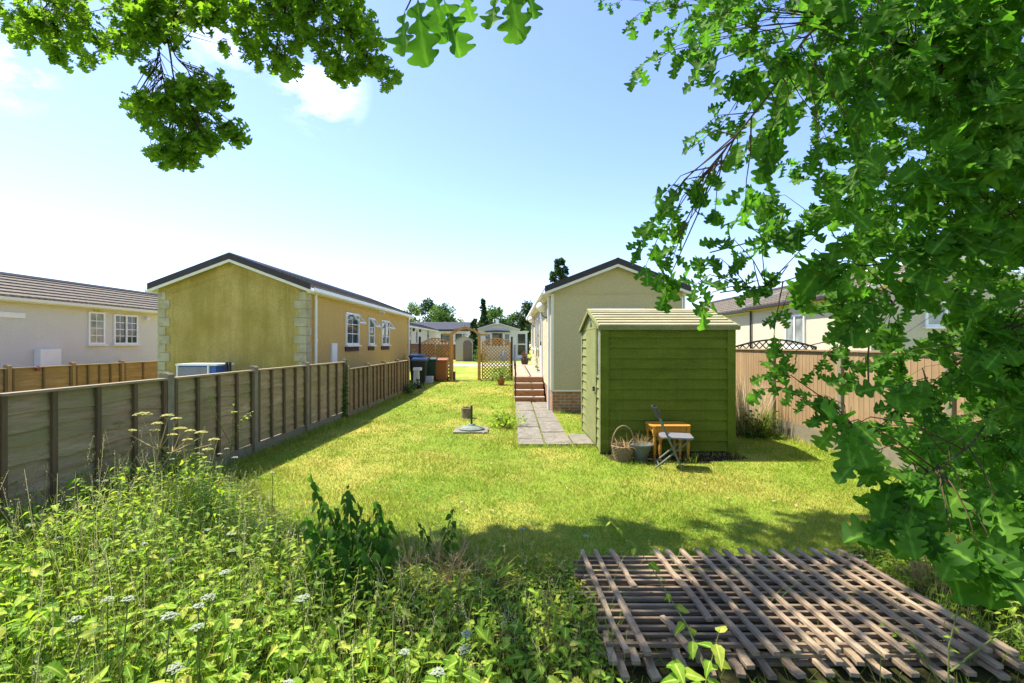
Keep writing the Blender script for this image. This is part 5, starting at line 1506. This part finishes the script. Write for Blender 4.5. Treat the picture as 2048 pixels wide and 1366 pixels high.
shrub('round_bush', 'green bush by the road seen through the arch at right', (-3.0, 46), .8, 1.2, 400, .18, M_TREE_MID, 10)
shrub('round_bush', 'grey green bush just past the brick wall left of the lattice', (-6.3, 29.5), .6, 1.2, 300, .14, M_TREE_LT, 11)
leafy_plant('climbing_rose', 'green climber with small blooms on the pale side wall above the walkway', 'climbing plant', [[(.9, 17.0, .70), (.86, 17.0, 1.4), (.9, 17.1, 2.1)], [(.9, 16.8, .70), (.85, 16.7, 1.2), (.88, 16.6, 1.7)]], None, M_TREE_MID, M_STEM, 34, .10, -.1, 12, frm=.05)
# ivy on the end post of the grey fence
leafy_plant('ivy', 'dark ivy clothing the end post of the grey fence', 'ivy', [[(-3.70, 10.66, 0), (-3.69, 10.68, .5), (-3.7, 10.7, 1.0), (-3.72, 10.75, 1.42)], [(-3.72, 10.6, 0), (-3.68, 10.62, .6), (-3.7, 10.72, 1.25)]], None, M_NETTLE, M_TWIG, 70, .085, -.5, 14, frm=.02, rad=.012, spread=1.0, nrm=(1, -1, .4))
leafy_plant('leggy_weed', 'tall thin branching weed against the grey fence by its second post', 'plant', [[(-3.72, 6.3, 0), (-3.66, 6.28, .5), (-3.6, 6.2, 1.0)], [(-3.7, 6.3, .3), (-3.5, 6.2, .7), (-3.3, 6.1, .85)], [(-3.7, 6.3, .4), (-3.85, 6.2, .8), (-3.86, 6.1, 1.05)]], None, M_WEED, M_STEM, 12, .07, 0, 15, frm=.3)

# ------------------------------------------------------------------ background trees
def crown_tree(name, label, loc, h, rx, mat, n, lsize, kind='round', seed=0, th=None, clump=34):
    rg = np.random.default_rng(seed); rnd = random.Random(seed)
    x, y = loc
    t = thing(name, (x, y, 0), label, 'tree', None)
    zb = h * (.10 if kind in ('cone', 'column') else .28)
    # clump centres
    cc = []; cr = []
    for k in range(clump):
        f = (k + rnd.random()) / clump
        z = zb + (h - zb) * f
        if kind == 'cone': rad = rx * (1 - f) ** .85 + .05 * rx
        elif kind == 'column': rad = rx * math.sin(PI * min(1, .12 + f * .84)) ** .6
        else: rad = rx * math.sqrt(max(.02, 1 - (2 * f - .85) ** 2 / 1.35))
        a = rnd.uniform(0, 2 * PI); q = rad * math.sqrt(rnd.random()) * (.95 if kind == 'round' else .75)
        cc.append((x + q * math.cos(a), y + q * math.sin(a), z)); cr.append(rx * (.34 if kind == 'round' else .3) * rnd.uniform(.65, 1.25) * (1 if kind == 'round' else max(.35, 1 - f * .6)))
    cc, cr = np.array(cc), np.array(cr)
    ci = rg.integers(0, clump, n)
    d = norm(rg.normal(size=(n, 3))); r = rg.random(n) ** .45
    P = cc[ci] + d * (r * cr[ci])[:, None] * np.array([1, 1, .8 if kind != 'column' else 1.6])
    rot = frames(d + rg.normal(0, .8, (n, 3)) + np.array([0, 0, -.2]), rg.normal(0, 1, (n, 3)) + np.array([0, 0, 1.2]))
    s = Scatter(); s.add(rhomb[0], P, rot, lsize * rg.uniform(.6, 1.35, n)); s.build('crown', mat, t)
    m = MB()
    m.tube([(x, y, 0), (x + .05, y, h * .4), (x, y, h * .85)], [h * .028, h * .02, h * .006], 8)
    m.build('trunk', M_BARK, t)
    lb = MB()
    for k in range(0, clump, 2):
        c = cc[k]; z0 = max(zb * .8, c[2] - rx * .5)
        lb.tube([(x, y, min(z0, h * .8)), tuple((np.array((x, y, z0)) + c) / 2 + np.array((0, 0, .05))), tuple(c)], [h * .008, h * .005, h * .002], 4)
    lb.build('limb', M_BARK, t)
    return t
def tp(px, Y): return ((px - 1024) / F * Y, Y)
def th_(py, Y): return EYE + (688 - py) / F * Y
TREES = [
    ('airy_tree', 'pale airy tree showing above the eaves end of the yellow home', 822, 608, 75, 1.9, M_TREE_LT, 1600, .34, 'round'),
    ('dark_tree', 'dark crown behind the bright green tree left of centre', 862, 604, 92, 3.4, M_TREE_DK, 4200, .4, 'round'),
    ('willow_tree', 'bright green rounded tree above the slate roofed home', 885, 614, 78, 2.9, M_TREE_MID, 5200, .32, 'round'),
    ('pale_shrub_tree', 'low pale tree tucked behind the slate roof at its right', 918, 638, 80, 1.6, M_TREE_LT, 800, .3, 'round'),
    ('conifer_tree', 'tall pointed conifer left of the small white gabled home', 966, 600, 66, 1.25, M_TREE_DK, 3500, .3, 'cone'),
    ('broadleaf_tree', 'broad green tree directly behind the small white gabled home', 985, 619, 72, 2.3, M_TREE_MID, 4400, .32, 'round'),
    ('cypress_tree', 'narrow dark cypress beside the small white gabled home', 948, 640, 47.5, .62, M_TREE_DK, 2600, .22, 'column'),
    ('hedge_tree', 'rounded green tree between the white gabled home and the cream home', 1026, 632, 84, 2.7, M_TREE_MID, 4000, .36, 'round'),
    ('dark_tree', 'dark tree just left of the cream home roof edge', 1056, 608, 80, 2.2, M_TREE_DK, 3400, .36, 'round'),
    ('poplar_tree', 'dark upright poplar rising behind the roof of the cream home', 1121, 522, 45, 1.7, M_TREE_DK, 7000, .26, 'column'),
    ('garden_tree', 'leafy tree behind the yellow gabled home at far right', 2010, 470, 24, 2.6, M_TREE_LT, 2600, .2, 'round'),
    ('garden_tree', 'bushy tree between the homes beyond the right fence', 1600, 585, 46, 2.6, M_TREE_MID, 1500, .26, 'round'),
]
for i, (nm, lb, px, py, Y, rx, mt_, n, ls, kd) in enumerate(TREES):
    crown_tree(nm, lb, tp(px, Y), th_(py, Y), rx, mt_, n, ls, kd, 100 + i)
# far tree line closing the horizon
s = Scatter(); n = 9000; rg = np.random.default_rng(5)
X = rg.uniform(-170, 170, n); hh = 4.2 + 1.4 * np.sin(X * .21) + 1.0 * np.sin(X * .53 + 1)
P = np.stack((X, rg.uniform(128, 136, n), rg.random(n) * hh), -1)
s.add(rhomb[0], P, frames(rg.normal(0, 1, (n, 3)), rg.normal(0, 1, (n, 3)) + np.array([0, -.3, .6])), rg.uniform(.8, 1.7, n))
tag(s.build('far_tree_line', M_TREE_MID), 'distant line of trees closing the horizon', 'trees', kind='stuff')

# ------------------------------------------------------------------ the two oaks
def nearest(p, limbs):
    best = None
    for L in limbs:
        for i in range(len(L) - 1):
            a, b = L[i], L[i + 1]; ab = b - a
            f = max(0, min(1, (p - a).dot(ab) / max(1e-9, ab.length_squared)))
            q = a + ab * f; d = (p - q).length
            if best is None or d < best[0]: best = (d, q, L, i)
    # twigs leave the limb at a slant: start further back towards the trunk
    d, q, L, i = best; back = d * (.25 + .65 * abs(math.sin(p.x * 37 + p.z * 23)))
    while i >= 0 and back > 0:
        s = (q - L[i]).length
        if s >= back: return q + (L[i] - q).normalized() * back
        back -= s; q = L[i]; i -= 1
    return q

class Oak:
    def __init__(self, loc, label):
        self.t = thing('oak_tree', loc, label, 'tree')
        self.tw = MB(); self.P = []; self.D = []; self.N = []; self.S = []; self.tm = []
        self.rnd = random.Random(17); self.face = (0, -.25, 1.0)     # which way the blades mostly turn
    def cluster(self, tip, d, n, size, root=None, hang=.35, twig=.0018, twiglen=None, spread=.75, seglen=.14):
        """leaves gathered round the end of a twig"""
        r = self.rnd
        tip = Vector(tip); d = Vector(d).normalized()
        a = tip - d * seglen
        if root is not None:
            mid = root.lerp(a, .55) + Vector((r.uniform(-.05, .05), r.uniform(-.05, .05), r.uniform(.0, .07))) * min(1, (a - root).length)
            self.tw.tube([root, mid, a, tip], [twig * 1.7, twig * 1.25, twig * .9, twig * .5], 4)
        else:
            self.tw.tube([a, tip], [twig, twig * .5], 4)
        for k in range(n):
            f = r.random() ** .6
            p = a.lerp(tip, f)
            v = Vector((r.gauss(0, 1), r.gauss(0, 1), r.gauss(0, 1))).normalized()
            dd = d * .55 + v * spread + Vector((0, 0, -hang))
            self.P.append(tuple(p)); self.D.append(tuple(dd))
            self.N.append((r.gauss(0, .6) + self.face[0], r.gauss(0, .6) + self.face[1], self.face[2])); self.S.append(size * r.uniform(.6, 1.15))
    def build(self, tm, mat, trunk, limbs, limb_rad, name='crown', pw=1.0):
        P, D, N, S = map(np.array, (self.P, self.D, self.N, self.S))
        s = Scatter(); rot = frames(D, N); n = len(P)
        sel = RNG.integers(0, len(tm), n)
        wob = np.stack((S * RNG.uniform(.85, 1.2, n), S, S), -1)
        for k in range(len(tm)):
            q = sel == k; s.add(tm[k], P[q], rot[q], wob[q])
        s.build(name, mat, self.t)
        s2 = Scatter(); s2.tubes(self.tw); tag(s2.build('twigs', M_TWIG, self.t), kind='stuff')
        m = MB(); m.tube(trunk[0], trunk[1], 14); m.build('trunk', M_BARK, self.t, smooth=True)
        for L, (r0, r1) in zip(limbs, limb_rad):
            k = len(L)
            MB().tube(L, [r1 + (r0 - r1) * (1 - i / (k - 1)) ** pw for i in range(k)], 8).build('limb', M_BARK, self.t, smooth=True)
        self.P = []; self.D = []; self.N = []; self.S = []; self.tw = MB()

def smooth_line(pts, n=5):
    pts = [Vector(p) for p in pts]; out = []
    for i in range(len(pts) - 1):
        p0 = pts[max(0, i - 1)]; p1 = pts[i]; p2 = pts[i + 1]; p3 = pts[min(len(pts) - 1, i + 2)]
        for k in range(n):
            t = k / n
            out.append(.5 * ((2 * p1) + (p2 - p0) * t + (2 * p0 - 5 * p1 + 4 * p2 - p3) * t * t + (3 * p1 - p0 - 3 * p2 + p3) * t ** 3))
    out.append(pts[-1]); return out

def in_poly(x, y, poly):
    c = False; j = len(poly) - 1
    for i in range(len(poly)):
        (xi, yi), (xj, yj) = poly[i], poly[j]
        if (yi > y) != (yj > y) and x < (xj - xi) * (y - yi) / (yj - yi) + xi: c = not c
        j = i
    return c

# ---- oak on the right: trunk beyond the frame edge, branches reach in front of us
ok = Oak((4.45, 2.7, 0), 'oak with large lobed leaves filling the right side of the view')
tr = smooth_line([(4.45, 2.7, 0), (4.42, 2.72, 1.2), (4.3, 2.8, 2.6), (4.1, 2.8, 4.2), (3.9, 2.7, 5.8)], 4)
trunk = (tr, [.30 - .2 * i / (len(tr) - 1) for i in range(len(tr))])
limbs = [
    smooth_line([(4.3, 2.75, 2.3), (3.2, 2.4, 2.55), at(2048, 250, 2.1), at(1760, 60, 1.75), at(1640, 50, 1.65), at(1545, 180, 1.6), at(1480, 262, 1.58), at(1425, 330, 1.58), at(1395, 372, 1.58)]),
    smooth_line([(4.35, 2.75, 2.0), (3.0, 2.5, 2.2), at(2048, 420, 2.0), at(1905, 500, 1.9), at(1855, 534, 1.85), at(1754, 645, 1.8), at(1737, 702, 1.8), at(1737, 770, 1.8)]),
    smooth_line([(4.3, 2.75, 2.5), (3.2, 3.2, 2.6), at(1960, 370, 2.9), at(1750, 430, 2.6), at(1560, 470, 2.3), at(1420, 505, 2.2)]),
    smooth_line([(4.4, 2.7, 1.6), (3.2, 2.3, 1.6), at(2048, 650, 1.9), at(1880, 760, 1.75), at(1740, 860, 1.7), at(1660, 830, 1.7)]),
    smooth_line([(4.4, 2.7, 1.3), (2.6, 1.9, 1.3), at(2040, 820, 1.7), at(1930, 900, 1.45), at(1830, 960, 1.4), at(1780, 1010, 1.4)]),
    smooth_line([(4.2, 2.8, 3.2), (3.2, 3.0, 4.0), at(1800, 40, 3.2), at(1560, 25, 2.8), at(1370, 10, 2.5)]),
    smooth_line([(4.3, 2.75, 2.4), (3.4, 2.5, 2.5), at(2000, 470, 2.3), at(1753, 529, 2.0), at(1686, 522, 2.0), at(1560, 565, 2.0), at(1440, 585, 1.95)]),
    smooth_line([(4.0, 2.75, 4.8), (2.6, 2.2, 5.2), (1.0, 1.6, 4.6), (.1, 1.0, 3.2), at(960, -30, .95)]),
    smooth_line([(4.0, 2.75, 4.6), (5.0, 4.5, 5.8), (5.2, 5.5, 6.2)]),
    smooth_line([(3.95, 2.72, 5.2), (2.8, 4.0, 6.2), (1.8, 4.6, 6.4)]),
]
lrad = [(.07, .003), (.06, .003), (.06, .003), (.05, .002), (.04, .002), (.06, .003), (.04, .0025), (.06, .003), (.09, .02), (.1, .02)]
near_limbs = limbs[:8]
ok.face = (-.35, -.85, .75)
rnd = random.Random(4)
TIPS = [  # px, py, depth, leaves, size
    (1200, 0, 3.2, 7, .07), (1218, 12, 3.2, 6, .06), (1258, 45, 2.2, 3, .07), (1270, 140, 2.0, 4, .085), (1310, 125, 2.0, 4, .085), (1335, 60, 1.9, 6, .09), (1345, 115, 1.9, 6, .09), (1300, 15, 2.2, 6, .08), (1385, 95, 1.8, 6, .09), (1390, 160, 1.8, 4, .085),
    (1440, 215, 1.7, 4, .08), (1460, 170, 1.7, 4, .09), (1420, 95, 1.7, 6, .1), (1480, 140, 1.6, 6, .1), (1475, 250, 1.7, 4, .08), (1385, 275, 1.7, 3, .075), (1380, 300, 1.7, 3, .07), (1440, 255, 1.8, 4, .075), (1480, 330, 1.6, 5, .08), (1400, 360, 1.6, 4, .08), (1370, 385, 1.6, 4, .085), (1335, 410, 1.6, 3, .08), (1322, 400, 1.6, 3, .08),
    (1290, 470, 1.6, 4, .08), (1275, 500, 1.6, 3, .08), (1340, 450, 1.7, 5, .085), (1370, 470, 1.7, 6, .085), (1345, 520, 1.7, 6, .09), (1320, 565, 1.65, 6, .09), (1290, 535, 1.65, 4, .08), (1400, 520, 1.9, 6, .085), (1440, 480, 1.8, 6, .085), (1330, 600, 1.7, 4, .09), (1390, 570, 1.8, 5, .09), (1400, 615, 1.8, 3, .09), (1455, 555, 1.9, 6, .085), (1430, 430, 1.7, 6, .085), (1490, 420, 1.7, 6, .085),
    (1480, 505, 1.9, 5, .085), (1500, 585, 1.9, 5, .085), (1540, 560, 2.0, 6, .085), (1560, 635, 2.0, 5, .085), (1590, 600, 2.0, 6, .09), (1545, 700, 2.0, 3, .085), (1560, 725, 2.0, 4, .085), (1512, 780, 2.0, 2, .08), (1535, 750, 2.0, 4, .085), (1580, 790, 1.8, 3, .07), (1610, 810, 1.8, 5, .07), (1640, 830, 1.8, 5, .075), (1650, 790, 1.8, 6, .075), (1625, 745, 1.9, 4, .075), (1700, 760, 1.8, 5, .085), (1660, 700, 1.9, 4, .085),
    (1700, 640, 1.7, 6, .10), (1740, 600, 1.7, 6, .10), (1650, 620, 1.8, 4, .11), (1800, 650, 1.7, 5, .11), (1690, 860, 1.3, 4, .12), (1660, 855, 1.3, 3, .12), (1730, 910, 1.35, 5, .12), (1760, 850, 1.5, 6, .1), (1800, 780, 1.6, 6, .1), (1790, 960, 1.35, 5, .12), (1765, 990, 1.35, 4, .12), (1830, 1010, 1.3, 6, .12), (1850, 900, 1.5, 6, .11), (1800, 1075, 1.25, 5, .12), (1850, 1090, 1.25, 6, .12), (1905, 1120, 1.2, 5, .13), (1960, 1110, 1.2, 6, .13), (2010, 1140, 1.2, 5, .13), (1940, 1020, 1.3, 6, .12), (2000, 1040, 1.3, 6, .12), (1900, 960, 1.4, 6, .11),
]
for px, py, Y, n, sz in TIPS:
    tip = at(px, py, Y)
    root = nearest(tip, near_limbs)
    d = (tip - root)
    if d.length < .05: d = Vector((-1, 0, -.3))
    d = d.normalized() + Vector((0, 0, -.5))
    ok.cluster(tip, d, n + 1, sz, root, seglen=.10, spread=.8)
# close drooping leaves at the top middle
for px, py, Y, dx, sz in ((812, 20, .80, -.12, .075), (838, -8, .80, .02, .108), (868, -15, .82, .2, .085), (885, -5, .80, .38, .092), (925, -20, .84, .3, .05), (992, -12, .95, -.12, .075), (1022, -38, .95, .08, .118), (1050, -45, .95, .25, .085), (1008, -30, .97, .3, .07)):
    p = at(px, py, Y)
    root = nearest(p, [limbs[7]])
    ok.tw.tube([root, root.lerp(p, .6) + Vector((0, 0, .03)), p], [.003, .002, .0012], 4)
    for q in range(1):
        ok.P.append(tuple(p)); ok.D.append((dx, rnd.uniform(-.15, .25), -1)); ok.N.append((rnd.uniform(-.8, .8), -1, .25)); ok.S.append(sz)
# fill
DENSE = [(1330, -30), (1500, -140), (2500, -140), (2500, 1130), (1960, 1090), (1860, 930), (1800, 880), (1780, 760), (1700, 700), (1640, 600), (1560, 520), (1500, 400), (1480, 330), (1560, 230), (1500, 190), (1400, 130), (1345, 60)]
cnt = 0
while cnt < 1250:
    px, py = rnd.uniform(1300, 2500), rnd.uniform(-140, 1150)
    if not in_poly(px, py, DENSE): continue
    w_ = .25 + .75 * min(1, max(0, (px - 1480) / 300))
    if 500 < py < 720 and px < 1950: w_ *= .22
    if 720 < py and px < 1930: w_ *= .42
    if px < 1500 and py < 200: w_ = .7
    if 350 < py < 400 and 1560 < px < 1660: w_ *= .2
    if px < 1850: w_ *= .72
    if px > 2090: w_ *= .5
    if rnd.random() > w_: continue
    Y = 1.55 + 2.2 * rnd.random() ** 1.3
    tip = at(px, py, Y); root = nearest(tip, near_limbs[:7])
    d = (tip - root).normalized() + Vector((rnd.uniform(-.5, .5), rnd.uniform(-.4, .4), -.4))
    ok.cluster(tip, d, rnd.randint(6, 10), rnd.uniform(.085, .125), root if (tip - root).length < 1.0 else root.lerp(tip, .5), twig=.0015)
    cnt += 1
ok.build(oak_hi, M_OAK, trunk, limbs, lrad, 'near_foliage', 5.0)
ok.face = (0, -.25, 1)
# crown overhead and at far right, small cheap leaves
for k in range(200):
    a = rnd.random()
    if a < .45: c = (rnd.uniform(3.0, 6.2), rnd.uniform(2.4, 5.8), rnd.uniform(2.0, 6.6))
    else: c = (rnd.uniform(1.2, 5.5), rnd.uniform(.8, 5.2), rnd.uniform(4.6, 7.0))
    c = Vector(c)
    if c.y > .3 and c.z < EYE + c.y * .80 and c.x < c.y * 1.02: continue
    if c.x < 2.4 and c.y < 3.4 and rnd.random() < .6: continue
    root = nearest(c, limbs[5:])
    ok.cluster(c, (rnd.uniform(-1, 1), rnd.uniform(-1, 1), -.2), 16, .10, root, seglen=.3, spread=1.0)
ok.P = [p for p in ok.P]
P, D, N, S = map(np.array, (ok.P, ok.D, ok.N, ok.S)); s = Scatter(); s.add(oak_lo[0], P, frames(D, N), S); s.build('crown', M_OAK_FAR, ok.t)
s = Scatter(); s.tubes(ok.tw); tag(s.build('twigs', M_TWIG, ok.t), kind='stuff')

# ---- oak behind our left shoulder: limbs pass overhead and hang into the top of the view
ol = Oak((-2.7, -1.6, 0), 'oak whose sunlit leafy boughs hang down from the top left')
tr = smooth_line([(-2.7, -1.6, 0), (-2.66, -1.55, 1.5), (-2.5, -1.3, 3.2), (-2.3, -.9, 5.0), (-2.1, -.5, 6.6)], 4)
trunk = (tr, [.34 - .2 * i / (len(tr) - 1) for i in range(len(tr))])
limbs = [
    smooth_line([(-2.4, -1.1, 4.2), (-2.7, 1.2, 5.6), (-3.0, 3.2, 6.1), (-3.1, 4.6, 5.9), at(300, -30, 5.0), at(335, 80, 4.9), at(350, 165, 4.85), at(380, 230, 4.85)]),
    smooth_line([(-2.3, -.9, 5.0), (-1.8, 1.8, 6.2), (-1.9, 3.8, 6.3), at(590, -60, 5.2), at(690, 60, 5.1), at(760, 150, 5.0)]),
    smooth_line([(-2.5, -1.2, 4.0), (-3.9, 1.5, 5.4), (-4.6, 3.6, 5.7), at(90, -40, 4.9), at(110, 60, 4.8)]),
    smooth_line([(-1.8, 1.8, 6.2), (-1.0, 3.6, 6.6), (.2, 5.2, 6.9), (1.2, 6.0, 7.0)]),
    smooth_line([(-1.9, 3.8, 6.3), (-1.2, 5.4, 6.8), (-.4, 6.3, 7.0)]),
    smooth_line([(-2.7, 2.4, 6.0), (-3.2, 4.6, 6.5), (-3.0, 6.0, 6.8)]),
    smooth_line([at(590, -60, 5.2), at(560, 60, 5.1), at(545, 140, 5.1)], 4),
    smooth_line([at(335, 60, 4.9), at(350, 110, 4.85), at(378, 145, 4.85), at(385, 185, 4.85)], 4),
    smooth_line([at(310, -20, 5.0), at(315, 60, 4.95), at(322, 130, 4.9), at(330, 175, 4.9)], 4),
]
lrad = [(.13, .006), (.11, .007), (.10, .007), (.09, .02), (.06, .02), (.06, .02), (.015, .006), (.012, .004), (.013, .004)]
rnd = random.Random(12); ol.rnd = random.Random(23); ol.face = (0, -.7, .7)
REG = [  # polygon, depth range, clusters, leaves
    ([(-10, -30), (430, -30), (425, 40), (300, 85), (255, 120), (230, 95), (205, 115), (170, 138), (140, 110), (110, 118), (75, 105), (30, 80), (-10, 60)], (4.5, 5.3), 170, 11),
    ([(250, 190), (275, 172), (310, 190), (340, 165), (400, 150), (445, 165), (450, 200), (440, 230), (480, 245), (485, 275), (440, 290), (410, 310), (350, 335), (305, 330), (300, 300), (330, 290), (295, 250), (265, 225)], (4.6, 5.15), 125, 11),
    ([(280, -20), (335, -20), (330, 40), (325, 95), (300, 90), (285, 40)], (4.7, 5.1), 34, 10), ([(355, 0), (445, 0), (470, 45), (420, 50), (380, 40)], (4.8, 5.2), 16, 10),
    ([(425, -30), (560, -30), (720, -30), (728, 20), (765, 60), (755, 90), (780, 125), (795, 150), (775, 182), (748, 165), (725, 140), (712, 160), (690, 175), (660, 140), (612, 105), (600, 145), (565, 150), (535, 135), (475, 112), (425, 90), (450, 55), (420, 35)], (4.6, 5.5), 215, 11),
    ([(285, 130), (310, 130), (315, 160), (285, 150)], (4.85, 5.0), 4, 7), ([(355, 88), (375, 92), (372, 108), (355, 104)], (4.85, 4.95), 2, 5),
]
for poly, (ya, yb), k, nl in REG:
    xs = [p[0] for p in poly]; ys_ = [p[1] for p in poly]; c = 0
    while c < k:
        px, py = rnd.uniform(min(xs), max(xs)), rnd.uniform(min(ys_), max(ys_))
        if not in_poly(px, py, poly): continue
        Y = rnd.uniform(ya, yb); tip = at(px, py, Y); root = nearest(tip, limbs)
        if (tip - root).length > .7: root = root.lerp(tip, .45)
        d = (tip - root).normalized() + Vector((rnd.uniform(-.5, .5), rnd.uniform(-.5, .5), -.3))
        ol.cluster(tip, d, nl, rnd.uniform(.10, .14), root, hang=.1, seglen=.10, spread=.9, twig=.003)
        c += 1
# overhead boughs that throw the dappled shade on the lawn
EDGE = np.array([(840, 1075), (930, 1055), (1010, 1022), (1080, 1034), (1150, 1046), (1190, 1018), (1260, 1016), (1340, 1048), (1430, 995), (1520, 1006), (1640, 1008), (1740, 1004), (2300, 985)], float)
kept = 0
while kept < 470:
    c = Vector((rnd.uniform(-5.0, 2.2), rnd.uniform(2.6, 7.0), rnd.uniform(5.8, 7.8)))
    if c.z < EYE + c.y * .745 + .15: continue
    # where its shade falls on the lawn: boughs stand where the photo shows shade, gaps where the sun comes through
    xs, ys = c.x - c.z * SUN_DIR.x / SUN_DIR.z, c.y - c.z * SUN_DIR.y / SUN_DIR.z
    if ys < 1.6: continue
    px, py = 1024 + xs / ys * F, 688 + EYE / ys * F
    if px > 2000 or py > 1420 or px < 640 or py < np.interp(px, EDGE[:, 0], EDGE[:, 1]) + 22: continue
    if px < 840 and py < 1150: continue
    pr = .55 if px < 1150 else .85
    if math.sin(xs * 4.1 + .6) * math.sin(ys * 4.9 + xs * .7) > .30: pr *= .12
    if py < np.interp(px, EDGE[:, 0], EDGE[:, 1]) + 70: pr = .85
    if rnd.random() > pr: continue
    root = nearest(c, limbs[:6]); root = root if (c - root).length < 1.4 else root.lerp(c, .4)
    ol.cluster(c, (rnd.uniform(-1, 1), rnd.uniform(-1, 1), -.2), 15, .125, root, seglen=.25, spread=.9, twig=.006)
    kept += 1
for k in range(150):
    c = Vector((rnd.uniform(-4.8, -.6), rnd.uniform(-3.5, 2.4), rnd.uniform(5.6, 8.0)))
    root = nearest(c, limbs[:6]); root = root if (c - root).length < 1.4 else root.lerp(c, .4)
    if rnd.random() < .45: continue
    ol.cluster(c, (rnd.uniform(-1, 1), rnd.uniform(-1, 1), -.2), 14, .13, root, seglen=.3, spread=1.0, twig=.006)
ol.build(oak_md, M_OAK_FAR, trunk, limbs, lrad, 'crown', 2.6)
